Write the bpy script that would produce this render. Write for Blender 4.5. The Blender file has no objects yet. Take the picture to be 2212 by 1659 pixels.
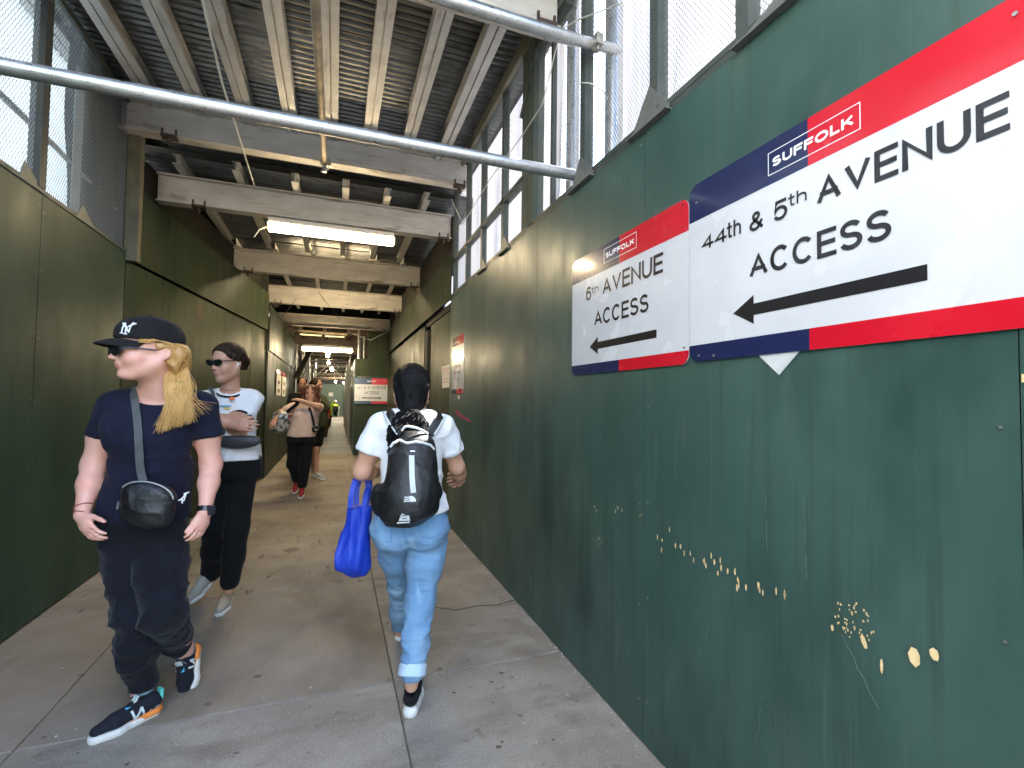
import bpy, bmesh, math, random
import numpy as np
from mathutils import Vector, Matrix
random.seed(7)
S = bpy.context.scene
COL = S.collection
PI = math.pi
# ---------------------------------------------------------------- camera
cam = bpy.data.cameras.new('camera')
cam.sensor_width = 36.0
cam.lens = 1040.0 / 2212.0 * 36.0
cam.clip_start = 0.05
cam.clip_end = 400
CAM = bpy.data.objects.new('camera', cam)
COL.objects.link(CAM)
_y, _p, _r = math.radians(20.1), math.radians(2.05), math.radians(0.75)
_f = Vector((math.sin(_y)*math.cos(_p), math.cos(_y)*math.cos(_p), math.sin(_p)))
_rt = Vector((math.cos(_y), -math.sin(_y), 0)); _u = _rt.cross(_f)
_r2 = _rt*math.cos(_r) + _u*math.sin(_r); _u2 = _u*math.cos(_r) - _rt*math.sin(_r)
_m = Matrix((_r2, _u2, -_f)).transposed().to_4x4()
_m.translation = Vector((0, 0, 1.45))
CAM.matrix_world = _m
S.camera = CAM
# ---------------------------------------------------------------- light
SUN_EL, SUN_AZ = math.radians(56), math.radians(60)      # azimuth clockwise from the corridor (+Y)
w = bpy.data.worlds.new('World'); S.world = w; w.use_nodes = True
nt = w.node_tree; nt.nodes.clear()
sky = nt.nodes.new('ShaderNodeTexSky'); sky.sky_type = 'NISHITA'; sky.sun_disc = False
sky.sun_elevation = SUN_EL; sky.sun_rotation = SUN_AZ
bg = nt.nodes.new('ShaderNodeBackground'); bg.inputs[1].default_value = 0.15
out = nt.nodes.new('ShaderNodeOutputWorld')
nt.links.new(sky.outputs[0], bg.inputs[0]); nt.links.new(bg.outputs[0], out.inputs[0])
sl = bpy.data.lights.new('sun', 'SUN'); sl.energy = 4.0; sl.angle = math.radians(0.5); sl.color = (1, .95, .88)
so = bpy.data.objects.new('sun', sl); COL.objects.link(so)
_d = Vector((math.sin(SUN_AZ)*math.cos(SUN_EL), math.cos(SUN_AZ)*math.cos(SUN_EL), math.sin(SUN_EL)))
so.rotation_euler = _d.to_track_quat('Z', 'Y').to_euler(); so.location = (4, -2, 12)
S.view_settings.view_transform = 'Standard'; S.view_settings.look = 'None'
S.view_settings.gamma = 1; S.view_settings.use_curve_mapping = False
S.view_settings.exposure = 3.5
S.render.engine = 'CYCLES'
S.cycles.use_denoising = True
S.cycles.max_bounces = 10; S.cycles.diffuse_bounces = 5; S.cycles.glossy_bounces = 4
S.cycles.transmission_bounces = 5; S.cycles.transparent_max_bounces = 12
S.cycles.sample_clamp_indirect = 6; S.cycles.caustics_reflective = False; S.cycles.caustics_refractive = False

# ---------------------------------------------------------------- materials
def V(*a): return Vector(a[0] if len(a) == 1 else a)
MATS = {}
def mat(name, c1, c2=None, rough=.6, metal=0., scale=6., stretch=(1, 1, 1), bump=0., bscale=80., bstretch=(1, 1, 1),
        spots=None, streak=None, emit=None, trans=None, coat=0., rvar=0., spec=.5, contrast=(.35, .65), weave=0., rand=0., detail=6., sheen=0.):
    if name in MATS: return MATS[name]
    m = bpy.data.materials.new(name); m.use_nodes = True
    n = m.node_tree.nodes; L = m.node_tree.links; b = n['Principled BSDF']
    tc = n.new('ShaderNodeTexCoord')
    def mapping(sc):
        mp = n.new('ShaderNodeMapping'); mp.inputs['Scale'].default_value = sc
        L.new(tc.outputs['Object'], mp.inputs['Vector']); return mp
    def noise(sc, st, det=6, rg=.6):
        mp = mapping(st); t = n.new('ShaderNodeTexNoise'); t.inputs['Scale'].default_value = sc
        t.inputs['Detail'].default_value = det; t.inputs['Roughness'].default_value = rg
        L.new(mp.outputs[0], t.inputs['Vector']); return t.outputs['Fac']
    def ramp(src, lo, hi):
        r = n.new('ShaderNodeMapRange'); r.inputs[1].default_value = lo; r.inputs[2].default_value = hi
        L.new(src, r.inputs[0]); return r.outputs[0]
    def mix(fac, a, bb):
        x = n.new('ShaderNodeMix'); x.data_type = 'RGBA'
        if isinstance(fac, float): x.inputs[0].default_value = fac
        else: L.new(fac, x.inputs[0])
        for i, q in ((6, a), (7, bb)):
            if isinstance(q, tuple): x.inputs[i].default_value = (*q, 1)
            else: L.new(q, x.inputs[i])
        return x.outputs[2]
    col = c1
    if c2 is not None: col = mix(ramp(noise(scale, stretch, detail), *contrast), c1, c2)
    if streak:
        for sc, st, lo, hi, c in streak: col = mix(ramp(noise(sc, st, 4), lo, hi), col, c)
    if spots:
        for sc, rad, c, keep in spots:
            mp = mapping((1, 1, 1)); v = n.new('ShaderNodeTexVoronoi'); v.inputs['Scale'].default_value = sc
            L.new(mp.outputs[0], v.inputs['Vector'])
            wn = n.new('ShaderNodeTexNoise'); wn.inputs['Scale'].default_value = sc*3
            L.new(tc.outputs['Object'], wn.inputs['Vector'])
            ad = n.new('ShaderNodeMath'); ad.operation = 'MULTIPLY_ADD'; ad.inputs[1].default_value = rad*1.2; ad.inputs[2].default_value = -rad*.6
            L.new(wn.outputs['Fac'], ad.inputs[0])
            sm = n.new('ShaderNodeMath'); sm.operation = 'ADD'; L.new(v.outputs['Distance'], sm.inputs[0]); L.new(ad.outputs[0], sm.inputs[1])
            f = n.new('ShaderNodeMapRange'); f.inputs[1].default_value = rad; f.inputs[2].default_value = rad*.7
            L.new(sm.outputs[0], f.inputs[0])
            sp = n.new('ShaderNodeSeparateColor'); L.new(v.outputs['Color'], sp.inputs[0])
            k = n.new('ShaderNodeMath'); k.operation = 'LESS_THAN'; k.inputs[1].default_value = keep; L.new(sp.outputs[0], k.inputs[0])
            mu = n.new('ShaderNodeMath'); mu.operation = 'MULTIPLY'; L.new(f.outputs[0], mu.inputs[0]); L.new(k.outputs[0], mu.inputs[1])
            col = mix(mu.outputs[0], col, c)
    if rand:
        oi = n.new('ShaderNodeObjectInfo'); r = n.new('ShaderNodeMapRange'); r.inputs[3].default_value = 1-rand; r.inputs[4].default_value = 1+rand
        L.new(oi.outputs['Random'], r.inputs[0]); hs = n.new('ShaderNodeHueSaturation'); L.new(r.outputs[0], hs.inputs['Value'])
        if isinstance(col, tuple): hs.inputs['Color'].default_value = (*col, 1)
        else: L.new(col, hs.inputs['Color'])
        col = hs.outputs[0]
    if isinstance(col, tuple): b.inputs['Base Color'].default_value = (*col, 1)
    else: L.new(col, b.inputs['Base Color'])
    b.inputs['Roughness'].default_value = rough; b.inputs['Metallic'].default_value = metal
    b.inputs['Specular IOR Level'].default_value = spec
    if rvar:
        r = n.new('ShaderNodeMapRange'); r.inputs[3].default_value = rough-rvar; r.inputs[4].default_value = rough+rvar
        L.new(ramp(noise(scale*1.7, stretch), .3, .7), r.inputs[0]); L.new(r.outputs[0], b.inputs['Roughness'])
    if coat: b.inputs['Coat Weight'].default_value = coat; b.inputs['Coat Roughness'].default_value = .08
    if sheen: b.inputs['Sheen Weight'].default_value = sheen
    if bump or weave:
        src = noise(bscale, bstretch, 5)
        bp = n.new('ShaderNodeBump'); bp.inputs['Strength'].default_value = min(1, bump or .2); bp.inputs['Distance'].default_value = .01
        L.new(src, bp.inputs['Height']); L.new(bp.outputs[0], b.inputs['Normal'])
        if weave:
            n2 = noise(weave, (1, 1, 1), 2)
            b2 = n.new('ShaderNodeBump'); b2.inputs['Strength'].default_value = .25; b2.inputs['Distance'].default_value = .002
            L.new(n2, b2.inputs['Height']); L.new(bp.outputs[0], b2.inputs['Normal']); L.new(b2.outputs[0], b.inputs['Normal'])
    if emit: b.inputs['Emission Color'].default_value = (*emit[0], 1); b.inputs['Emission Strength'].default_value = emit[1]
    if trans is not None:
        t = n.new('ShaderNodeBsdfTranslucent'); mx = n.new('ShaderNodeMixShader'); mx.inputs[0].default_value = trans
        if isinstance(col, tuple): t.inputs[0].default_value = (*col, 1)
        else: L.new(col, t.inputs[0])
        L.new(b.outputs[0], mx.inputs[1]); L.new(t.outputs[0], mx.inputs[2]); L.new(mx.outputs[0], n['Material Output'].inputs[0])
    MATS[name] = m
    return m
GREEN = mat('green_painted_plywood', (.031, .074, .060), (.054, .104, .088), .40, spec=.42, scale=2.2, stretch=(1, 1, .5), rvar=.09, rand=.1,
            streak=[(22., (1, 1, .035), .53, .68, (.036, .07, .055)), (60., (1, 1, .02), .62, .72, (.07, .105, .088)), (1.6, (1, 1, .6), .5, .72, (.016, .043, .038)), (4.5, (1, 1, .35), .6, .78, (.07, .1, .085)),
                    (45., (1, 1, .06), .72, .82, (.14, .18, .155))],
            spots=[(6., .022, (.25, .31, .27), .2)], bump=.12, bscale=30., bstretch=(1, 1, .08))
GREENL = mat('shaded_green_plywood', (.017, .048, .029), (.031, .068, .042), .46, spec=.28, scale=2., stretch=(1, 1, .5), rvar=.08, rand=.1, streak=[(20., (1, 1, .04), .52, .7, (.028, .056, .037)), (1.4, (1, 1, .6), .5, .72, (.013, .036, .023)), (50., (1, 1, .03), .66, .76, (.05, .07, .05))], spots=[(5., .025, (.25, .28, .22), .15)], bump=.12, bscale=30., bstretch=(1, 1, .08))  # darker copy of the right wall's green; left side's shade put into the colour
GREEN2 = mat('olive_painted_plywood', (.019, .034, .014), (.035, .046, .021), .52, spec=.25, scale=1.8, stretch=(1, 1, .45), rvar=.1, rand=.14,
             streak=[(14., (1, 1, .05), .5, .7, (.012, .02, .008)), (40., (1, 1, .03), .6, .75, (.06, .055, .028)), (2., (1, 1, .4), .58, .72, (.05, .04, .018)), (5., (1, 1, .15), .62, .75, (.012, .016, .008))],
             spots=[(7., .03, (.3, .28, .18), .15)], bump=.12, bscale=30., bstretch=(1, 1, .08))
STUD = mat('dark_timber', (.015, .014, .010), (.03, .026, .017), .8, scale=12)
FRAME = mat('grey_green_steel', (.045, .06, .052), (.075, .085, .075), .5, scale=8, rvar=.1, streak=[(9., (1, 1, .2), .6, .75, (.1, .09, .07))], metal=.2)
CONC = mat('brown_grey_concrete', (.26, .222, .172), (.375, .33, .268), .8, scale=1.3, rand=.07, rvar=.12,
           streak=[(.9, (1, .5, 1), .5, .68, (.13, .105, .08)), (3.5, (.5, 2, 1), .56, .7, (.27, .225, .175)), (7., (1.6, .5, 1), .6, .72, (.1, .083, .064)), (160., (1, 1, 1), .56, .7, (.1, .085, .07)), (90., (1, 1, 1), .6, .7, (.33, .3, .26))],
           spots=[(5., .055, (.12, .1, .08), .18), (9., .05, (.42, .39, .34), .1), (2.2, .2, (.19, .16, .125), .3)], bump=.35, bscale=120.)
CONC2 = mat('dark_brown_concrete', (.225, .193, .152), (.315, .273, .222), .72, scale=1.6, rvar=.12, rand=.05,
            streak=[(.9, (1, .5, 1), .5, .68, (.10, .078, .056)), (5., (1.8, .6, 1), .6, .75, (.22, .185, .14)), (160., (1, 1, 1), .58, .7, (.08, .065, .05))],
            spots=[(5., .055, (.09, .075, .06), .15), (9., .05, (.38, .34, .29), .1)], bump=.25, bscale=120.)
CONC3 = mat('worn_grey_concrete', (.26, .228, .185), (.385, .34, .28), .8, scale=2.3, rvar=.1, rand=.04,
            streak=[(2.5, (.6, 1.6, 1), .52, .68, (.22, .19, .15)), (1.2, (1, 1, 1), .55, .7, (.2, .17, .135)), (170., (1, 1, 1), .54, .68, (.13, .12, .105)), (90., (1, 1, 1), .6, .7, (.45, .43, .4)), (9., (1, 1, 1), .62, .72, (.17, .145, .12))],
            spots=[(6., .07, (.15, .12, .09), .2), (13., .05, (.1, .085, .07), .15)], bump=.5, bscale=140.)
MORTAR = mat('dark_joint', (.07, .06, .048), (.13, .11, .09), .9, scale=20)
GALV = mat('galvanised_pipe', (.5, .5, .49), (.62, .62, .61), .33, .85, scale=14, rvar=.1, streak=[(6., (1, 1, 1), .6, .75, (.36, .32, .27))])
RUSTP = mat('rusty_pipe', (.42, .33, .22), (.2, .17, .13), .55, .4, scale=7, streak=[(5., (1, .3, 1), .55, .7, (.5, .36, .18))])
JOIST = mat('pale_galvanised_joist', (.46, .455, .44), (.58, .575, .56), .5, .35, scale=5, rvar=.1, rand=.1, streak=[(9., (1, .2, 1), .6, .75, (.22, .18, .14)), (60., (1, .1, 1), .6, .75, (.52, .5, .46))])
BEAM = mat('weathered_beam_steel', (.48, .45, .41), (.62, .585, .54), .6, .15, scale=3, stretch=(1, 1, 3), rvar=.1, rand=.08,
           streak=[(8., (.3, 1, 4), .58, .72, (.26, .19, .13)), (4., (.5, 1, 2), .62, .75, (.2, .16, .12)), (40., (.2, 1, 3), .6, .75, (.56, .52, .46))])
BEAMY = BEAM
RUST = mat('rusty_clamp', (.06, .04, .032), (.1, .065, .05), .8, .2, scale=25)
DECK = mat('corrugated_steel', (.085, .09, .09), (.15, .155, .155), .36, .75, scale=2.5, stretch=(1, 3, 1), rvar=.05, rand=.1, streak=[(5., (1, 2, 1), .56, .7, (.06, .055, .05)), (2.5, (2, 1, 1), .6, .72, (.09, .07, .05))])
DARKST = mat('dark_steel', (.03, .028, .025), (.06, .054, .046), .6, .3, scale=6)
WIRE = mat('mesh_wire', (.16, .17, .17), None, .6, .3)
TARP = mat('white_sheeting', (.62, .62, .63), (.55, .55, .57), .6, scale=1.5, trans=.72, stretch=(1, 1, .5), streak=[(2., (1, 3, .3), .55, .75, (.42, .44, .5)), (1.1, (1, 1, 1), .55, .8, (.48, .5, .56))])
BSHEET = mat('pale_blue_sheeting', (.7, .78, .82), (.78, .84, .88), .6, scale=1.2, trans=.8)
DNET = mat('dark_green_netting', (.02, .032, .032), (.035, .05, .048), .8, scale=5)
WHITE = mat('sign_white', (.58, .585, .61), (.64, .64, .66), .24, coat=.5, scale=3., rvar=.07, bump=.05, bscale=7., streak=[(5., (1, 1, .3), .6, .8, (.52, .52, .53)), (70., (1, 1, .1), .68, .76, (.5, .5, .5))])
NAVY = mat('sign_navy', (.012, .018, .07), None, .22, coat=.5, bump=.03, bscale=9.)
RED = mat('sign_red', (.52, .005, .018), (.58, .007, .022), .24, coat=.5, scale=3., rvar=.07, bump=.05, bscale=7.)
BLACK = mat('sign_black', (.012, .01, .012), None, .28, coat=.3)
LWHITE = mat('sign_logo_white', (.85, .85, .86), None, .3)
SCREW = mat('screw_metal', (.35, .35, .33), None, .4, .8)
PAPER = mat('white_paper', (.75, .73, .68), (.66, .64, .58), .7, scale=8)
REDINK = mat('red_ink', (.5, .06, .04), None, .7)
GREYINK = mat('grey_ink', (.12, .11, .11), None, .7)
WOODCHIP = mat('bare_wood', (.82, .62, .33), (.68, .47, .22), .7, scale=40)
PCABLE = mat('white_cable', (.6, .57, .5), None, .6)
BCABLE = mat('black_cable', (.02, .02, .02), None, .6)

# ---------------------------------------------------------------- object helpers
ORG = {}
def tag(o, label=None, cat=None, group=None, kind=None):
    if label: o['label'] = label
    if cat: o['category'] = cat
    if group: o['group'] = group
    if kind: o['kind'] = kind
    return o
def thing(name, loc, label, cat, group=None):
    o = bpy.data.objects.new(name, None); COL.objects.link(o); o.location = loc; ORG[o.name] = V(loc)
    o.empty_display_size = .1
    return tag(o, label, cat, group)
def link(name, me, m, parent=None, smooth=False, org=None):
    """me has world coordinates; moved so that the object's origin is its thing's base"""
    o = bpy.data.objects.new(name, me); COL.objects.link(o)
    off = ORG[parent.name] if parent else (V(org) if org is not None else V(0, 0, 0))
    if off.length > 0: me.transform(Matrix.Translation(-off))
    if parent: o.parent = parent
    elif org is not None: o.location = off
    ORG[o.name] = off
    if m is not None:
        for q in (m if isinstance(m, (list, tuple)) else [m]): me.materials.append(q)
    if smooth: me.polygons.foreach_set('use_smooth', [True]*len(me.polygons))
    return o
class MB:
    def __init__(s): s.v = []; s.f = []; s.m = []
    def add(s, vs, fs, mi=0):
        k = len(s.v); s.v += [tuple(v) for v in vs]; s.f += [tuple(i+k for i in f) for f in fs]; s.m += [mi]*len(fs); return s
    def obox(s, c, ax, ay, az, mi=0):
        c = V(c); ax, ay, az = V(ax), V(ay), V(az)
        vs = [c+ax*i+ay*j+az*k for i in (-1, 1) for j in (-1, 1) for k in (-1, 1)]
        return s.add(vs, [(0, 1, 3, 2), (4, 6, 7, 5), (0, 4, 5, 1), (2, 3, 7, 6), (0, 2, 6, 4), (1, 5, 7, 3)], mi)
    def box(s, a, b, mi=0):
        a, b = V(a), V(b); c = (a+b)/2; h = (b-a)/2
        return s.obox(c, (abs(h.x), 0, 0), (0, abs(h.y), 0), (0, 0, abs(h.z)), mi)
    def bar(s, a, b, w, t, up=(0, 0, 1), mi=0):
        a, b = V(a), V(b); d = (b-a); l = d.length/2; d.normalize(); u = V(up); x = d.cross(u)
        if x.length < 1e-4: x = d.cross(V(1, 0, 0))
        x.normalize(); u = x.cross(d)
        return s.obox((a+b)/2, d*l, x*w/2, u*t/2, mi)
    def tube(s, pts, r, n=12, cap=True, mi=0):
        pts = [V(p) for p in pts]; rs = r if isinstance(r, (list, tuple)) else [r]*len(pts)
        vs = []; fs = []; prev = None
        for i, p in enumerate(pts):
            d = (pts[min(i+1, len(pts)-1)]-pts[max(i-1, 0)]).normalized()
            if prev is None:
                a = d.cross(V(0, 0, 1));
                if a.length < .05: a = d.cross(V(1, 0, 0))
            else: a = prev-d*prev.dot(d)
            a.normalize(); prev = a; b = d.cross(a)
            for j in range(n):
                t = 2*PI*j/n; vs.append(p+(a*math.cos(t)+b*math.sin(t))*rs[i])
        for i in range(len(pts)-1):
            for j in range(n):
                k = (j+1) % n; fs.append((i*n+j, i*n+k, (i+1)*n+k, (i+1)*n+j))
        if cap: fs.append(tuple(range(n-1, -1, -1))); fs.append(tuple((len(pts)-1)*n+j for j in range(n)))
        return s.add(vs, fs, mi)
    def prism(s, poly, d, mi=0):
        poly = [V(p) for p in poly]; d = V(d); n = len(poly)
        fs = [tuple(range(n-1, -1, -1)), tuple(range(n, 2*n))]+[(i, (i+1) % n, n+(i+1) % n, n+i) for i in range(n)]
        return s.add(poly+[p+d for p in poly], fs, mi)
    def mesh(s, name='mesh'):
        me = bpy.data.meshes.new(name); me.from_pydata(s.v, [], s.f); me.validate()
        if any(s.m): me.polygons.foreach_set('material_index', s.m[:len(me.polygons)])
        b = bmesh.new(); b.from_mesh(me); bmesh.ops.recalc_face_normals(b, faces=b.faces); b.to_mesh(me); b.free()
        return me
    def build(s, name, m, parent=None, smooth=False, org=None):
        me = s.mesh(name); o = link(name, me, m, parent, smooth, org)
        if smooth:
            try: me.set_sharp_from_angle(angle=math.radians(40))
            except Exception: pass
        return o
def catenary(a, b, sag, n=10):
    a, b = V(a), V(b); return [a.lerp(b, i/n)-V(0, 0, sag*4*(i/n)*(1-i/n)) for i in range(n+1)]

# ================================================================ GROUND
GW = thing('pavement', (0, 0, 0), None, None); GW['kind'] = 'structure'; GW['label'] = 'stained concrete pavement running down the covered walkway'
mb = MB(); mb.box((-60, -60, -.5), (60, 90, -.03)); mb.build('ground', mat('asphalt', (.05, .05, .05), (.07, .07, .07), .85, scale=30), None)['kind'] = 'structure'
mb = MB(); mb.box((-1.9, -3, -.035), (1.5, 46, -.012)); mb.build('joint_bed', MORTAR, GW)
def slab(x0, x1, y0, y1, m, dz=0.):
    g = .0025; r = random.uniform
    t = [r(-.0012, .0012)+dz for _ in range(4)]
    e = .006
    vs = [(x0+g, y0+g, -.03), (x1-g, y0+g, -.03), (x1-g, y1-g, -.03), (x0+g, y1-g, -.03),
          (x0+g, y0+g, t[0]-e), (x1-g, y0+g, t[1]-e), (x1-g, y1-g, t[2]-e), (x0+g, y1-g, t[3]-e),
          (x0+g+e, y0+g+e, t[0]), (x1-g-e, y0+g+e, t[1]), (x1-g-e, y1-g-e, t[2]), (x0+g+e, y1-g-e, t[3])]
    fs = [(4, 5, 9, 8), (5, 6, 10, 9), (6, 7, 11, 10), (7, 4, 8, 11), (8, 9, 10, 11), (0, 1, 5, 4), (1, 2, 6, 5), (2, 3, 7, 6), (3, 0, 4, 7)]
    MB().add(vs, fs).build('paving_slab', m, GW)
ys = [-2.9, -1.4, .08, 1.2, 2.58, 4.06, 4.62, 6.1, 7.6, 9.1, 10.6, 12.1, 13.6]
for i in range(len(ys)-1):
    a, b = ys[i], ys[i+1]
    near = b < 2.7
    for x0, x1, c in ((-1.88, -1.2, 0), (-1.2, .32, 1), (.32, 1.3, 2)):
        m = CONC3 if near else CONC
        if c == 2 and 2.5 < a < 5: m = CONC3
        if not near and c == 1 and a < 4: m = CONC2
        if not near and c == 0 and a < 4: m = CONC2
        slab(x0, x1, a, b, m)
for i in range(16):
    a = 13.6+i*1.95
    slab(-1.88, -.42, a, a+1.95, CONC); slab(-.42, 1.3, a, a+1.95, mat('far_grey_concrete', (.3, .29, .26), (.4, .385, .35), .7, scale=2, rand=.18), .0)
# crack and broken patch beside the right hoarding
mb = MB()
cr = [(0.691, 3.396, 0.000), (0.819, 3.306, 0.000), (0.974, 3.326, 0.000), (1.119, 3.295, 0.000), (1.265, 3.339, 0.000)]
for a, b in zip(cr, cr[1:]): mb.bar(V(a)+V(0, 0, .001), V(b)+V(0, 0, .001), .010, .003)
tag(mb.build('crack', MORTAR, GW), kind='stuff')
# gum spots and grit
mb = MB()
for k in range(45):
    y = random.uniform(1.75, 7) if k > 60 else random.uniform(1.75, 3.2); x = random.uniform(-1.5, 1.2); r = random.choice([.006, .009, .012, .02, .028])*random.uniform(.7, 1.1)
    n = 9; a0 = random.random()*6; el = random.uniform(.6, 1)
    mb.add([(x+r*math.cos(a0+t*2*PI/n)*random.uniform(.8, 1.1), y+el*r*math.sin(a0+t*2*PI/n)*random.uniform(.8, 1.1), .0022) for t in range(n)], [tuple(range(n))])
gum = mb.build('gum_spots', mat('old_gum', (.09, .075, .062), (.16, .13, .105), .7, scale=9), GW); tag(gum, kind='stuff')
mb = MB()
for k in range(240):
    y = random.uniform(1.7, 5.2); x = 1.262-abs(random.gauss(0, .012)) if k < 150 else random.uniform(-1.6, 1.2); r = random.uniform(.0015, .005)
    mb.obox((x, y, r*.5), (r, 0, 0), (0, r*.8, 0), (0, 0, r*.6))
tag(mb.build('grit', mat('pale_grit', (.5, .46, .4), (.3, .26, .22), .9, scale=50), GW), kind='stuff')

# ================================================================ HOARDINGS
def hoarding(name, label, A, B, side, rows, m, studs=True, fix=True):
    """A->B in plan; side=+1 means the walkway is to the left of A->B. rows: (z0, z1, edges)"""
    A, B = V(*A, 0), V(*B, 0); d = (B-A); Ln = d.length; d.normalize(); nrm = V(-d.y, d.x, 0)*side
    t = thing(name, ((A+B)/2)[:], label, 'wall')
    for z0, z1, edges, out_ in rows:
        for a, b in zip(edges, edges[1:]):
            pr = out_+random.uniform(0, .004); g = .0015
            c = A+d*(a+b)/2+nrm*(pr-.009)
            c.z = (z0+z1)/2+random.uniform(-.003, .003)
            yaw = random.uniform(-.0016, .0016)
            dd = (d+nrm*yaw).normalized(); nn = V(-dd.y, dd.x, 0)*side
            MB().obox(c, dd*((b-a)/2-g), nn*.009, V(0, 0, (z1-z0)/2-.002)).build('plywood_panel', m, t)
            if studs: MB().obox(A+d*b+nrm*(out_-.045)+V(0, 0, (z0+z1)/2), d*.045, nrm*.02, V(0, 0, (z1-z0)/2-.02)).build('stud', STUD, t)
    if fix:
        mb = MB()
        for z0, z1, edges, out_ in rows:
            for e in edges[1:-1]:
                for s in (-.03, .03):
                    z = z0+.2
                    while z < z1:
                        c = A+d*(e+s)+nrm*(out_+.0045); c.z = z+random.uniform(-.03, .03)
                        mb.obox(c, d*.003, nrm*.0008, V(0, 0, .003)); z += .4
        tag(mb.build('nail_heads', SCREW, t), kind='stuff')
    return t
XR, XL = 1.265, -1.785
RW = hoarding('hoarding_wall', 'tall dark green plywood wall on the right that carries the access signs', (XR, -2.0), (XR, 5.60), 1,
         [(0.006, 2.655, [0, 1.32, 2.545, 3.77, 4.985, 6.21, 7.6], 0)], GREEN)
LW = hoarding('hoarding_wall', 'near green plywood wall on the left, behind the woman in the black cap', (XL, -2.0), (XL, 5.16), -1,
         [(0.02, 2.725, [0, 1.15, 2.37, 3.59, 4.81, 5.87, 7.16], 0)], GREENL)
L2 = hoarding('hoarding_wall', 'angled olive plywood wall on the left with an upper row of panels and a warm lamp patch', (XL+.0, 5.17), (-1.20, 9.66), -1,
         [(0.02, 2.66, [0, 1.22, 2.44, 3.66, 4.526], 0), (2.675, 3.34, [0, 2.3, 4.526], .03)], GREEN2)
L3 = hoarding('hoarding_wall', 'narrow far olive plywood wall on the left with two small notices', (-1.17, 9.68), (-1.17, 16.2), -1,
         [(0.02, 2.3, [0, 1.22, 2.44, 3.66, 4.88, 6.5], 0), (2.315, 3.16, [0, 2.44, 4.88, 6.5], .02)], GREEN2)
L4 = hoarding('hoarding_wall', 'low green plywood wall far left below the scaffold poles', (-1.17, 16.22), (-1.17, 43.6), -1,
         [(0.02, 2.15, [0]+[1.9*k for k in range(1, 14)]+[27.38], 0)], GREEN2, fix=False)
R2 = hoarding('hoarding_wall', 'right olive plywood wall beyond the doorway with upper panels reaching the beams', (1.275, 7.45), (1.275, 13.0), 1,
         [(0.02, 2.6, [0, 1.22, 2.44, 3.66, 4.88, 5.55], 0)], GREEN2)
R2b = hoarding('hoarding_wall', 'long upper row of olive panels above the right doorway', (1.275, 5.62), (1.275, 12.9), 1,
         [(2.655, 3.22, [0, 2.44, 4.88, 7.28], .02)], GREEN2)
JG = hoarding('hoarding_wall', 'short green return wall facing the camera, with the right pointing access sign', (.46, 13.02), (1.42, 13.02), -1,
         [(0.02, 2.02, [0, .96], 0), (2.035, 2.5, [0, .96], .012)], GREEN2, studs=False)
JG2 = hoarding('hoarding_wall', 'far dark green wall along the right side of the narrow passage', (.45, 13.1), (.62, 43.6), 1,
         [(0.02, 2.5, [0]+[2.44*k for k in range(1, 12)]+[30.4], 0)], GREEN, fix=False)
for o in [c for c in JG.children if c.name.startswith('plywood')]: pass
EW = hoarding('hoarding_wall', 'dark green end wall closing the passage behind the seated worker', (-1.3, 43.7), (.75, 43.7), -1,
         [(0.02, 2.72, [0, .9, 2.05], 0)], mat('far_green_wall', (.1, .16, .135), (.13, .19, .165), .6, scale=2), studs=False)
# side facing camera: the walkway is at smaller y for cross walls
# doorway in the right wall
DR = thing('door', (1.31, 6.3, 0), 'plain green plywood door set back in the right wall, next to the personnel sign', 'door')
MB().box((1.31, 5.63, .03), (1.345, 7.13, 2.56)).build('door_leaf', GREEN2, DR)
MB().box((1.275, 7.2, .02), (1.40, 7.42, 2.5)).build('door_jamb', STUD, DR)
MB().box((1.30, 5.62, 2.57), (1.40, 7.42, 2.65)).build('door_head', STUD, DR)
mb = MB(); mb.box((1.298, 5.68, .92), (1.309, 5.74, 1.12)); mb.bar((1.285, 5.71, 1.0), (1.285, 5.83, 1.0), .015, .015); mb.box((1.285, 5.70, .99), (1.3, 5.72, 1.01)); mb.build('handle', SCREW, DR)
mb = MB(); mb.box((1.298, 5.65, 1.32), (1.309, 5.70, 1.55)); mb.box((1.298, 5.65, 1.72), (1.309, 5.69, 1.86)); mb.build('latch_plate', mat('worn_latch', (.2, .2, .14), (.1, .1, .07), .5, .4), DR)
# dark step at the doorway base
tag(MB().box((1.12, 5.42, 0.003), (1.262, 5.58, .03)).build('timber_block', mat('brown_timber', (.1, .05, .03), (.06, .03, .02), .8), None, org=(1.2, 5.5, 0)), 'short brown timber block on the pavement at the foot of the right wall', 'timber block')

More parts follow.
